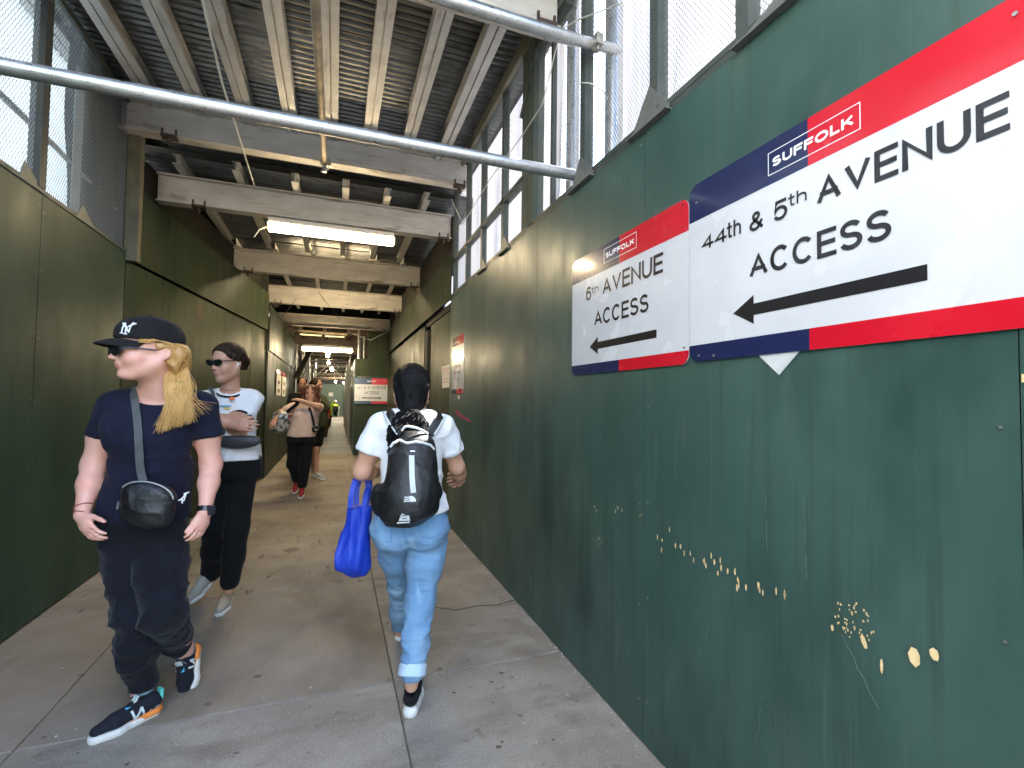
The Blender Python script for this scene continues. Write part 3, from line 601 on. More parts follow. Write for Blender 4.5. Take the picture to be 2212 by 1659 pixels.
for k, (x, y) in enumerate(((.55, 13.6), (.62, 14.4), (.72, 14.2))):
    tag(MB().tube([(x, y, 2.5), (x, y, 3.5)], .035, 10).build('scaffold_pole', GALV, None, True, org=(x, y, 2.5)), 'short upright pole %s above the return wall, right of the far lamp' % ['leftmost', 'in the middle', 'rightmost'][k], 'pole', 'galvanised scaffold poles')
tag(MB().bar((-1.030, 14.500, 2.032), (-0.766, 16.500, 3.007), .15, .05).build('slanting_plank', mat('dark_timber', (.02, .02, .02)), None, org=(-.9, 15, 2.5)), 'dark slanting plank beside the far strip lamp', 'plank')
FD = thing('shed_deck', (0, 28, 3.0), 'low dark deck over the far narrow passage', 'deck')
MB().box((-2.05, 13.45, 3.42), (1.7, 44, 3.5)).build('deck_top', DARKST, FD)
for k in range(22):
    y = 13.9+k*1.4; MB().box((-1.5, y-.05, 3.05 if k % 2 else 3.2), (1.3, y+.05, 3.42)).build('cross_member', mat('aged_member', (.1, .075, .05), (.17, .13, .09), .6, scale=4), FD)
for x in (-.9, -.3, .3): MB().box((x-.04, 13.5, 3.2), (x+.04, 44, 3.4)).build('stringer', mat('aged_member', (.12, .1, .08)), FD)
MB().box((-1.6, 13.2, 3.56), (1.5, 13.5, 3.9)).build('fascia_board', STUD, FD)
# added dark closures so that no daylight enters the far passage
tag(MB().box((-3.4, 5.75, 0), (-1.97, 46, 5.2)).build('daylight_stop', mat('daylight_stop_dark', (.05, .05, .05), (.08, .078, .07), .8), None, org=(-2.8, 25, 0)), 'added dark block that keeps daylight out behind the left hoardings', 'building')
tag(MB().box((1.62, 7.3, 0), (1.9, 46, 5.0)).build('daylight_stop_back', mat('daylight_stop_dark', (.05, .05, .05)), None, org=(1.7, 26, 0)), 'dark fence added to keep daylight out behind the far right hoardings', 'blocker')
tag(MB().box((1.30, 12.92, 0), (1.7, 13.25, 4)).build('daylight_stop_back', STUD, None, org=(1.5, 13, 0)), 'added dark boards that block the sky in the corner of return wall and right wall', 'blocker')  # put in to block sky showing at this corner
tag(MB().box((.8, 13.6, 2.3), (1.7, 13.7, 3.5)).build('green_board', GREEN2, None, org=(1.2, 13.6, 2.4)), 'dark green board above and behind the return wall', 'board')
tag(MB().box((1.30, 5.76, 3.0), (1.335, 12.9, 3.72)).build('leak_stop_board', STUD, None, org=(1.3, 9, 3)), 'added dark board that blocks daylight in the gap above the right wall under the deck', 'board')  # put in to darken the gap and block daylight above the upper panels
tag(MB().box((-1.96, 9.72, 0), (-1.2, 9.76, 3.8)).build('leak_stop_board', STUD, None, org=(-1.6, 9.7, 0)), 'added dark board that blocks daylight at the end of the angled left wall', 'board')  # put in to stop a bright daylight line at the wall end
tag(MB().obox((-1.60, 7.42, 1.9), V(.131, .991, 0)*2.28, V(.991, -.131, 0)*.008, V(0, 0, 1.88)).build('leak_stop_backing', STUD, None, org=(-1.6, 7.4, 0)), 'added dark board that blocks daylight behind the panel gap of the angled left wall', 'board')  # unseen board, put in to stop daylight glowing through the panel gap
tag(MB().box((-2.3, 44.2, 0), (1.6, 44.5, 4)).build('daylight_stop_back', mat('daylight_stop_dark', (.05, .05, .05)), None, org=(0, 44.3, 0)), 'dark fence added to keep daylight out behind the end wall of the passage', 'blocker')
tag(MB().box((1.43, 5.62, 0), (1.6, 7.45, 2.6)).build('daylight_stop_back', mat('daylight_stop_dark', (.05, .05, .05)), None, org=(1.5, 6.5, 0)), 'added dark boards that keep daylight out behind the plywood door', 'blocker')
# buildings that frame the street
def facade(name, label, x0, x1, y0, y1, h, m, side, axis='x'):
    t = thing(name, ((x0+x1)/2, (y0+y1)/2, 0), label, 'building')
    MB().box((x0, y0, 0), (x1, y1, h)).build('wall', m, t)
    g = mat('dark_window_glass', (.04, .05, .06), None, .1)
    fx = x0 if side < 0 else x1
    for i in range(int((y1-y0)/3.2)):
        for j in range(int(h/3.6)-1):
            a = y0+1+i*3.2; z = 3.4+j*3.6
            mb = MB(); mb.box((fx+side*.01, a, z), (fx+side*.04, a+1.5, z+2)); w_ = mb.build('window', mat('window_frame', (.5, .48, .44), None, .6), t)
            MB().box((fx+side*.042, a+.1, z+.1), (fx+side*.05, a+1.4, z+1.9)).build('pane', g, w_)
    return t
facade('stone_building', 'pale stone building across the street behind the white sheeting', 16, 22, -14, 22, 18, mat('pale_stone', (.5, .46, .4), (.58, .54, .47), .8, scale=.7), -1)
facade('grey_building', 'grey tower beside the pavement above the left hoarding', -16, -6.2, -6, 30, 18, mat('grey_stone', (.68, .68, .67), (.74, .74, .73), .8, scale=.7), 1)

# ================================================================ SIGNS AND LETTERING
def text_part(txt, parent, p0, p1, m, face='x', depth=.0012, bold=.0, off=0., shear=0.):
    """lettering fitted to the box p0 (lower left) - p1 (upper right) on a plane; face 'x': seen looking +X, 'y': seen looking +Y"""
    cu = bpy.data.curves.new('lettering', 'FONT'); cu.body = txt; cu.offset = bold; cu.extrude = 0; cu.shear = shear; cu.resolution_u = 4
    tmp = bpy.data.objects.new('tmp', cu); COL.objects.link(tmp); bpy.context.view_layer.update()
    dg = bpy.context.evaluated_depsgraph_get(); me = bpy.data.meshes.new_from_object(tmp.evaluated_get(dg))
    bpy.data.objects.remove(tmp); bpy.data.curves.remove(cu)
    co = np.empty(len(me.vertices)*3, np.float32); me.vertices.foreach_get('co', co); co = co.reshape(-1, 3)
    lo, hi = co.min(0), co.max(0); u = (co[:, 0]-lo[0])/(hi[0]-lo[0]); v = (co[:, 1]-lo[1])/(hi[1]-lo[1])
    p0, p1 = V(p0), V(p1); n = np.zeros_like(co)
    if face == 'x': n[:, 0] = p0.x-off; n[:, 1] = p0.y+(p1.y-p0.y)*u; n[:, 2] = p0.z+(p1.z-p0.z)*v
    else: n[:, 0] = p0.x+(p1.x-p0.x)*u; n[:, 1] = p0.y-off; n[:, 2] = p0.z+(p1.z-p0.z)*v
    me.vertices.foreach_set('co', n.ravel()); me.update()
    return link('lettering', me, m, parent)
def _arc(cx, cy, rx, ry, a0, a1, n=14): return [(cx+rx*math.cos(math.radians(a0+(a1-a0)*i/n)), cy+ry*math.sin(math.radians(a0+(a1-a0)*i/n))) for i in range(n+1)]
GLY = {
 'A': (.96, [[(0, 0), (.5, 1), (1, 0)], [(.17, .33), (.83, .33)]]), 'V': (.92, [[(0, 1), (.5, 0), (1, 1)]]),
 'E': (.74, [[(1, 1), (0, 1), (0, 0), (1, 0)], [(0, .52), (.93, .52)]]), 'N': (.86, [[(0, 0), (0, 1), (1, 0), (1, 1)]]), 'F': (.72, [[(0, 0), (0, 1), (1, 1)], [(0, .5), (.9, .5)]]),
 'U': (.84, [[(0, 1), (0, .36)]+_arc(.5, .36, .5, .36, 180, 360)[1:-1]+[(1, .36), (1, 1)]]), 'C': (.92, [_arc(.5, .5, .5, .5, 42, 318, 26)]), 'O': (1., [_arc(.5, .5, .5, .5, 0, 360, 30)]),
 'S': (.80, [_arc(.5, .745, .46, .255, 25, 200, 12)+_arc(.5, .745, .46, .235, 200, 268, 5)[1:]+_arc(.5, .265, .5, .245, 88, 0, 6)[1:]+_arc(.5, .265, .5, .265, 0, -160, 12)[1:]]),
 'L': (.66, [[(0, 1), (0, 0), (1, 0)]]), 'K': (.86, [[(0, 0), (0, 1)], [(0, .35), (.95, 1)], [(.35, .58), (1, 0)]]),
 '4': (.76, [[(.74, 0), (.74, 1), (0, .28), (1, .28)]]), '5': (.72, [[(.92, 1), (.2, 1), (.1, .5)]+_arc(.5, .33, .5, .33, 140, -155, 18)]),
 '6': (.74, [_arc(.5, .32, .5, .32, 0, 360, 22), [(0, .32), (.02, .6)]+_arc(.54, .6, .52, .4, 180, 35, 10)]),
 't': (.42, [[(.42, .98), (.42, .2), (.55, .02), (.95, .02)], [(.0, .70), (.95, .70)]]), 'h': (.60, [[(0, 0), (0, 1)], [(0, .42)]+_arc(.5, .42, .5, .28, 180, 0, 10)[1:]+[(1, 0)]]),
 '&': (.84, [[(1, 0), (.27, .66)]+_arc(.46, .83, .23, .17, 200, -20, 10)+[(.60, .66), (.14, .42)]+_arc(.36, .24, .36, .24, 130, 330, 12)+[(.95, .5)]])}
def word_part(txt, parent, p0, p1, m, face='x', wt=.155, gap=.11, off=0.):
    p0, p1 = V(p0), V(p1); ax = 1 if face == 'x' else 0; W_, H_ = p1[ax]-p0[ax], p1.z-p0.z; sg = 1 if W_ > 0 else -1; W_ = abs(W_)
    tot = sum(GLY[c][0] for c in txt)+gap*(len(txt)-1); k = W_/tot; t = wt*H_; mb = MB(); x = 0; lay = 0
    for c in txt:
        gw, strokes = GLY[c]; wd = gw*k
        for st_ in strokes:
            pts = [(x+t/2+u*(wd-t), t/2+v*(H_-t)) for u, v in st_]; L_, R_ = [], []; n = len(pts); closed = (abs(pts[0][0]-pts[-1][0])+abs(pts[0][1]-pts[-1][1])) < 1e-6
            for i, (a, b) in enumerate(pts):
                pv = pts[i-1] if i > 0 else (pts[-2] if closed else None); nx = pts[i+1] if i < n-1 else (pts[1] if closed else None)
                def un(p, q): d = math.hypot(q[0]-p[0], q[1]-p[1]) or 1e-9; return ((q[0]-p[0])/d, (q[1]-p[1])/d)
                d1 = un(pv, (a, b)) if pv else un((a, b), nx); d2 = un((a, b), nx) if nx else d1
                nx_, ny_ = -(d1[1]+d2[1]), d1[0]+d2[0]; l_ = math.hypot(nx_, ny_) or 1e-9; nx_, ny_ = nx_/l_, ny_/l_
                mi = 1/max(.38, nx_*-d1[1]+ny_*d1[0]); e = 0
                ox, oy = nx_*t/2*mi, ny_*t/2*mi; ex = ey = 0
                if not closed and (i == 0 or i == n-1) and abs(d1[0]*d1[1]) < .02: s_ = -1 if i == 0 else 1; ex, ey = d1[0]*s_*t/2, d1[1]*s_*t/2
                L_.append((a+ox+ex, b+oy+ey)); R_.append((a-ox+ex, b-oy+ey))
            def w3(q): s3 = p0[ax]+sg*q[0]; d3 = p0[1-ax]-off-lay*.00003; z3 = min(max(q[1], 0), H_)+p0.z; return (d3, s3, z3) if face == 'x' else (s3, d3, z3)
            vs = [w3(q) for q in L_]+[w3(q) for q in R_]; mb.add(vs, [(i, i+1, n+i+1, n+i) for i in range(n-1)]); lay += 1
        x += wd+gap*k
    me = bpy.data.meshes.new('lettering'); me.from_pydata(mb.v, [], mb.f); me.validate(); return link('lettering', me, m, parent)
def rrect(p0, p1, r, x, corners=(1, 1, 1, 1), face='x'):
    """polygon of a rounded rectangle; p0=(s,z) low, p1=(s,z) high in plane coords"""
    (a, z0), (b, z1) = p0, p1; sg = 1 if b > a else -1; pts = []
    for k, (cx_, cz, a0) in enumerate(((a+sg*r, z0+r, 180), (b-sg*r, z0+r, 270), (b-sg*r, z1-r, 0), (a+sg*r, z1-r, 90))):
        if not corners[k]: pts.append([(a, z0), (b, z0), (b, z1), (a, z1)][k]); continue
        for i in range(7):
            t = math.radians(a0+i*15); pts.append((cx_+sg*r*math.cos(t), cz+r*math.sin(t)))
    return [(x, s, z) if face == 'x' else (s, x, z) for s, z in pts]
def plate(parent, name, p0, p1, r, x, th, m, corners=(1, 1, 1, 1), face='x'):
    d = (th, 0, 0) if face == 'x' else (0, th, 0)
    return MB().prism(rrect(p0, p1, r, x, corners, face), d).build(name, m, parent)
def frame_line(parent, p0, p1, x, t, m, face='x'):
    (a, z0), (b, z1) = p0, p1; mb = MB()
    def bx(s0, q0, s1, q1):
        if face == 'x': mb.box((x-.0003, min(s0, s1), q0), (x, max(s0, s1), q1))
        else: mb.box((min(s0, s1), x-.0003, q0), (max(s0, s1), x, q1))
    sg = 1 if b > a else -1
    bx(a, z0, b, z0+t); bx(a, z1-t, b, z1); bx(a, z0+t, a+sg*t, z1-t); bx(b-sg*t, z0+t, b, z1-t)
    mb.build('logo_outline', m, parent)
def arrow(parent, tip, tail, hh, sh, hl, x, m, face='x'):
    (s0, z0), (s1, z1) = tip, tail; sg = 1 if s1 > s0 else -1
    pl = [(s0, z0), (s0+sg*hl, z0+hh), (s0+sg*hl, z0+sh), (s1, z0+sh), (s1, z0-sh), (s0+sg*hl, z0-sh), (s0+sg*hl, z0-hh)]
    MB().prism([(x, s, z) if face == 'x' else (s, x, z) for s, z in pl], (-.0005, 0, 0) if face == 'x' else (0, -.0005, 0)).build('arrow', m, parent)
XS = 1.2555; XF = XS-.0006; XT = XS-.0013
# big sign
yl, zt, zb = 1.478, 2.268, 1.606
yr = -.42; zbt = 2.13; zbb = 1.678
ysp = (1.256, 0.985, 1.607)[1]
zb1 = (1.256, 0.982, 1.667)[2]; zt1 = (1.256, 0.980, 2.135)[2]
zt0 = (1.256, 1.466, 2.274)[2]; zb0 = (1.256, 1.466, 1.606)[2]
B1 = thing('access_sign', (XS, .6, 1.9), 'large white sign pointing left to 44th and 5th Avenue access', 'sign')
plate(B1, 'sign_plate', (yl, zb0), (yr, zt0), .045, XS, .003, WHITE)
g_ = .0005
MB().prism(rrect((yl, zt1), (ysp, zt0), .045, XF, (0, 0, 0, 1)), (.0004, 0, 0)).build('navy_band', NAVY, B1)
MB().prism(rrect((ysp, zt1), (yr, zt0), .045, XF, (0, 0, 1, 0)), (.0004, 0, 0)).build('red_band', RED, B1)
MB().prism(rrect((yl, zb0), (ysp, zb1), .045, XF, (1, 0, 0, 0)), (.0004, 0, 0)).build('navy_band', NAVY, B1)
MB().prism(rrect((ysp, zb0), (yr, zb1), .045, XF, (0, 1, 0, 0)), (.0004, 0, 0)).build('red_band', RED, B1)
for txt, a, b in (('44', (1.254, 1.408, 2.013), (1.254, 1.290, 2.065)), ('th', (1.254, 1.289, 2.018), (1.254, 1.227, 2.074)), ('&', (1.254, 1.193, 2.008), (1.254, 1.136, 2.070)), ('5', (1.254, 1.103, 2.010), (1.254, 1.052, 2.073)),
                  ('th', (1.254, 1.050, 2.038), (1.254, 0.989, 2.077)), ('AVENUE', (1.254, 0.959, 2.007), (1.254, 0.546, 2.087)), ('ACCESS', (1.254, 1.194, 1.857), (1.254, 0.767, 1.935))):
    word_part(txt, B1, a, b, BLACK, wt=.15 if txt == 'th' else .168)
a0 = (1.256, 1.263, 1.746); a1 = (1.256, 0.694, 1.755); ah = (1.256, 1.178, 1.798); al = (1.256, 1.179, 1.705); s0_ = (1.255, 0.694, 1.774); s1_ = (1.256, 0.694, 1.737)
arrow(B1, (a0[1], (s0_[2]+s1_[2])/2), (a1[1], 0), (ah[2]-al[2])/2, (s0_[2]-s1_[2])/2, abs(ah[1]-a0[1]), XF, BLACK)
f0 = (1.256, 1.120, 2.164); f1 = (1.256, 0.837, 2.236)
frame_line(B1, (f0[1], f0[2]), (f1[1], f1[2]), XF-.0002, .0022, LWHITE)
word_part('SUFFOLK', B1, (1.254, 1.104, 2.185), (1.254, 0.853, 2.214), LWHITE, wt=.24, gap=.13)
mb = MB()
for p in ((1.254, 1.437, 2.203), (1.254, 0.534, 2.235), (1.254, 1.425, 1.627), (1.254, 1.351, 1.621)): mb.tube([V(p), V(p)-V(.003, 0, 0)], .0045, 10)
mb.build('screw', SCREW, B1)
tag(MB().prism([(1.259, 1.168, 1.609), (1.259, 1.018, 1.608), (1.259, 1.089, 1.540)], (.0015, 0, 0)).build('sign_corner', mat('old_sign_back', (.6, .62, .63), (.5, .52, .53), .4, scale=9), None, org=(1.259, 1.05, 1.6)), 'grey white corner of an older sign sticking out below the large sign', 'sign')
# 6th avenue sign
B2 = thing('access_sign', (XS, 1.95, 1.9), 'smaller white sign pointing left to 6th Avenue access', 'sign')
q0 = (1.256, 2.446, 1.601); q1 = (1.256, 1.472, 2.244); yL6 = q0[1]; yR6 = 1.4815
z60 = (1.256, 2.441, 1.600)[2]; z61 = (1.256, 1.474, 2.245)[2]
zt6 = (1.256, 1.962, 2.114)[2]; zb6 = (1.256, 1.958, 1.653)[2]; ys6 = (1.256, 1.962, 2.114)[1]
plate(B2, 'sign_plate', (yL6, z60), (yR6, z61), .042, XS, .003, WHITE)
MB().prism(rrect((yL6, zt6), (ys6, z61), .042, XF, (0, 0, 0, 1)), (.0004, 0, 0)).build('navy_band', NAVY, B2)
MB().prism(rrect((ys6, zt6), (yR6, z61), .042, XF, (0, 0, 1, 0)), (.0004, 0, 0)).build('red_band', RED, B2)
MB().prism(rrect((yL6, z60), (ys6, zb6), .042, XF, (1, 0, 0, 0)), (.0004, 0, 0)).build('navy_band', NAVY, B2)
MB().prism(rrect((ys6, z60), (yR6, zb6), .042, XF, (0, 1, 0, 0)), (.0004, 0, 0)).build('red_band', RED, B2)
for txt, a, b in (('6', (1.254, 2.285, 1.993), (1.254, 2.229, 2.066)), ('th', (1.254, 2.225, 2.021), (1.254, 2.152, 2.057)), ('AVENUE', (1.254, 2.114, 1.990), (1.254, 1.634, 2.075)), ('ACCESS', (1.254, 2.194, 1.844), (1.254, 1.731, 1.924))):
    word_part(txt, B2, a, b, BLACK, wt=.14 if txt == 'th' else .16)
a0 = (1.256, 2.240, 1.737); ah = (1.256, 2.158, 1.782); al = (1.256, 2.157, 1.692); s0_ = (1.256, 1.677, 1.759); s1_ = (1.256, 1.677, 1.724)
arrow(B2, (a0[1], (s0_[2]+s1_[2])/2), (s0_[1], 0), (ah[2]-al[2])/2, (s0_[2]-s1_[2])/2, abs(ah[1]-a0[1]), XF, BLACK)
f0 = (1.256, 2.103, 2.149); f1 = (1.256, 1.823, 2.222)
frame_line(B2, (f0[1], f0[2]), (f1[1], f1[2]), XF-.0002, .0022, LWHITE)
word_part('SUFFOLK', B2, (1.254, 2.086, 2.172), (1.254, 1.839, 2.198), LWHITE, wt=.24, gap=.13)
mb = MB()
for p in ((1.254, 2.410, 2.207), (1.254, 1.514, 2.227), (1.254, 1.506, 1.665)): mb.tube([V(p), V(p)-V(.002, 0, 0)], .004, 10)
mb.build('screw', BLACK, B2)
# authorised personnel sign
B3 = thing('personnel_sign', (1.258, 5.166, 1.884), 'narrow looking sign with AUTHORIZED PERSONNEL ONLY beside the doorway', 'sign')
c0, c1 = (1.259, 5.460, 1.568), (1.259, 4.928, 2.062); w0 = (1.259, 4.896, 1.578)[2]
yl3, yr3, ys3 = c0[1]-.0, c1[1], (1.259, 5.239, 2.096)[1]
zt3 = (1.259, 4.934, 2.163)[2]; zw3 = c1[2]; zb3 = (1.259, 4.892, 1.524)[2]
plate(B3, 'sign_plate', (yl3, zb3), (yr3, zt3), .03, 1.2575, .003, WHITE)
MB().prism(rrect((yl3, zw3), (ys3, zt3), .03, 1.2569, (0, 0, 0, 1)), (.0004, 0, 0)).build('navy_band', NAVY, B3)
MB().prism(rrect((ys3, zw3), (yr3, zt3), .03, 1.2569, (0, 0, 1, 0)), (.0004, 0, 0)).build('red_band', RED, B3)
MB().prism(rrect((yl3, zb3), (ys3, w0), .03, 1.2569, (1, 0, 0, 0)), (.0004, 0, 0)).build('navy_band', NAVY, B3)
MB().prism(rrect((ys3, zb3), (yr3, w0), .03, 1.2569, (0, 1, 0, 0)), (.0004, 0, 0)).build('red_band', RED, B3)
for txt, a, b, m_ in (('SUFFOLK', (1.256, 5.316, 2.094), (1.256, 5.143, 2.108), LWHITE), ('AUTHORIZED', (1.256, 5.374, 1.812), (1.256, 5.042, 1.847), GREYINK), ('PERSONNEL', (1.256, 5.369, 1.743), (1.256, 5.037, 1.777), GREYINK), ('ONLY', (1.256, 5.262, 1.663), (1.256, 5.129, 1.706), GREYINK)):
    text_part(txt, B3, a, b, m_, bold=.01)
mb = MB(); mb.box((1.260, 5.176, 1.466), V((1.260, 5.095, 1.506))+V(.002, 0, 0)); st = mb.build('sticker', PAPER, None, org=(1.260, 5.146, 1.486)); tag(st, 'tiny white sticker with a red mark below the personnel sign', 'sticker')
B4 = thing('paper_notice', (1.305, 6.036, 1.743), 'sheet of white paper with red lettering taped to the door', 'notice')
pa_, pb_ = (1.305, 6.253, 1.612), (1.305, 5.772, 1.891)
MB().prism([(1.306, 6.274, 1.897), (1.306, 5.769, 1.896), (1.306, 5.784, 1.611), (1.306, 6.219, 1.609)], (.001, 0, 0)).build('sheet', PAPER, B4)
for txt, a, b in (('DOOR MUST CLOSE', (1.304, 6.211, 1.835), (1.304, 5.818, 1.857)), ('AT ALL TIMES', (1.304, 6.151, 1.797), (1.304, 5.866, 1.816)), ('AUTHORIZED', (1.304, 6.172, 1.713), (1.304, 5.833, 1.732)), ('PERSONNEL ONLY', (1.304, 6.183, 1.674), (1.304, 5.817, 1.694))):
    text_part(txt, B4, a, b, REDINK)
# far access sign on the return wall (faces the camera)
YF = 12.985
B5 = thing('access_sign', (.9, YF, 1.9), 'far white access sign pointing right, on the return wall', 'sign')
c0 = (0.452, 12.985, 1.335); c1 = (1.310, 12.985, 1.994); spl = (0.871, 12.985, 1.988)[0]; zu = (0.440, 12.985, 1.833)[2]; zl = (0.450, 12.985, 1.406)[2]
plate(B5, 'sign_plate', (c0[0], c0[2]), (c1[0], c1[2]), .03, YF, .003, WHITE, face='y')
MB().prism(rrect((c0[0], zu), (spl, c1[2]), .03, YF-.001, (0, 0, 0, 1), 'y'), (0, .0008, 0)).build('navy_band', NAVY, B5)
MB().prism(rrect((spl, zu), (c1[0], c1[2]), .03, YF-.001, (0, 0, 1, 0), 'y'), (0, .0008, 0)).build('red_band', RED, B5)
MB().prism(rrect((c0[0], c0[2]), (spl, zl), .03, YF-.001, (1, 0, 0, 0), 'y'), (0, .0008, 0)).build('navy_band', NAVY, B5)
MB().prism(rrect((spl, c0[2]), (c1[0], zl), .03, YF-.001, (0, 1, 0, 0), 'y'), (0, .0008, 0)).build('red_band', RED, B5)
for txt, a, b in (('44', (0.504, 12.983, 1.715), (0.598, 12.983, 1.783)), ('th', (0.606, 12.983, 1.750), (0.654, 12.983, 1.787)), ('&', (0.690, 12.983, 1.719), (0.732, 12.983, 1.786)), ('5', (0.771, 12.983, 1.721), (0.813, 12.983, 1.788)), ('th', (0.822, 12.983, 1.755), (0.870, 12.983, 1.792)), ('AVENUE', (0.898, 12.983, 1.721), (1.245, 12.983, 1.800)), ('ACCESS', (0.699, 12.983, 1.582), (1.064, 12.983, 1.661))):
    word_part(txt, B5, a, b, BLACK, 'y', wt=.14)
text_part('SUFFOLK', B5, (0.767, 12.983, 1.897), (0.980, 12.983, 1.939), LWHITE, 'y', off=.001, bold=.02)
a0 = (1.127, 12.985, 1.487); a1 = (0.641, 12.985, 1.480)
arrow(B5, (a0[0], a0[2]), (a1[0], 0), .035, .013, .06, YF-.001, BLACK, 'y')
# notices on the left far wall and far end wall
for i, (a, b, lab) in enumerate((((-1.150, 10.989, 1.508), (-1.150, 11.855, 1.948), 'left of two white notices with a red top on the far left wall'), ((-1.150, 12.134, 1.495), (-1.150, 12.922, 1.951), 'right of two white notices with a red top on the far left wall'))):
    t = thing('wall_notice', ((a[0]), (a[1]+b[1])/2, a[2]), lab, 'sign', 'notices on the far left wall')
    z0, z1 = a[2], b[2]
    MB().box((-1.152, a[1], z0), (-1.149, b[1], z1)).build('sheet', PAPER, t)
    MB().box((-1.1485, a[1], z1), (-1.152, b[1], z1+.1)).build('red_top', RED, t)
    yy = (a[1]+b[1])/2; hw = (b[1]-a[1])*.2
    for z in (z1-.16, z1-.34, z0+.1): MB().box((-1.1487, yy-hw, z-.04), (-1.1475, yy+hw, z+.04)).build('print_block', GREYINK, t)
tag(MB().box((-0.547, 43.660, 1.667), V((-0.206, 43.660, 1.988))+V(0, .01, 0)).build('paper_notice', PAPER, None, org=(-0.368, 43.660, 1.827)), 'small white notice on the end wall above the seated worker', 'notice')
# white cloth scrap and small wall fittings
tag(MB().prism([(-0.888, 3.400, 1.676), (-0.876, 3.400, 1.747), (-0.829, 3.400, 1.617), (-0.846, 3.400, 1.611)], (0, .01, 0)).build('hair_clip', mat('white_plastic', (.8, .8, .8), None, .3), None, org=(-0.869, 3.400, 1.680)), 'pointed white scrap showing behind the blonde hair', 'scrap') if 0 else None

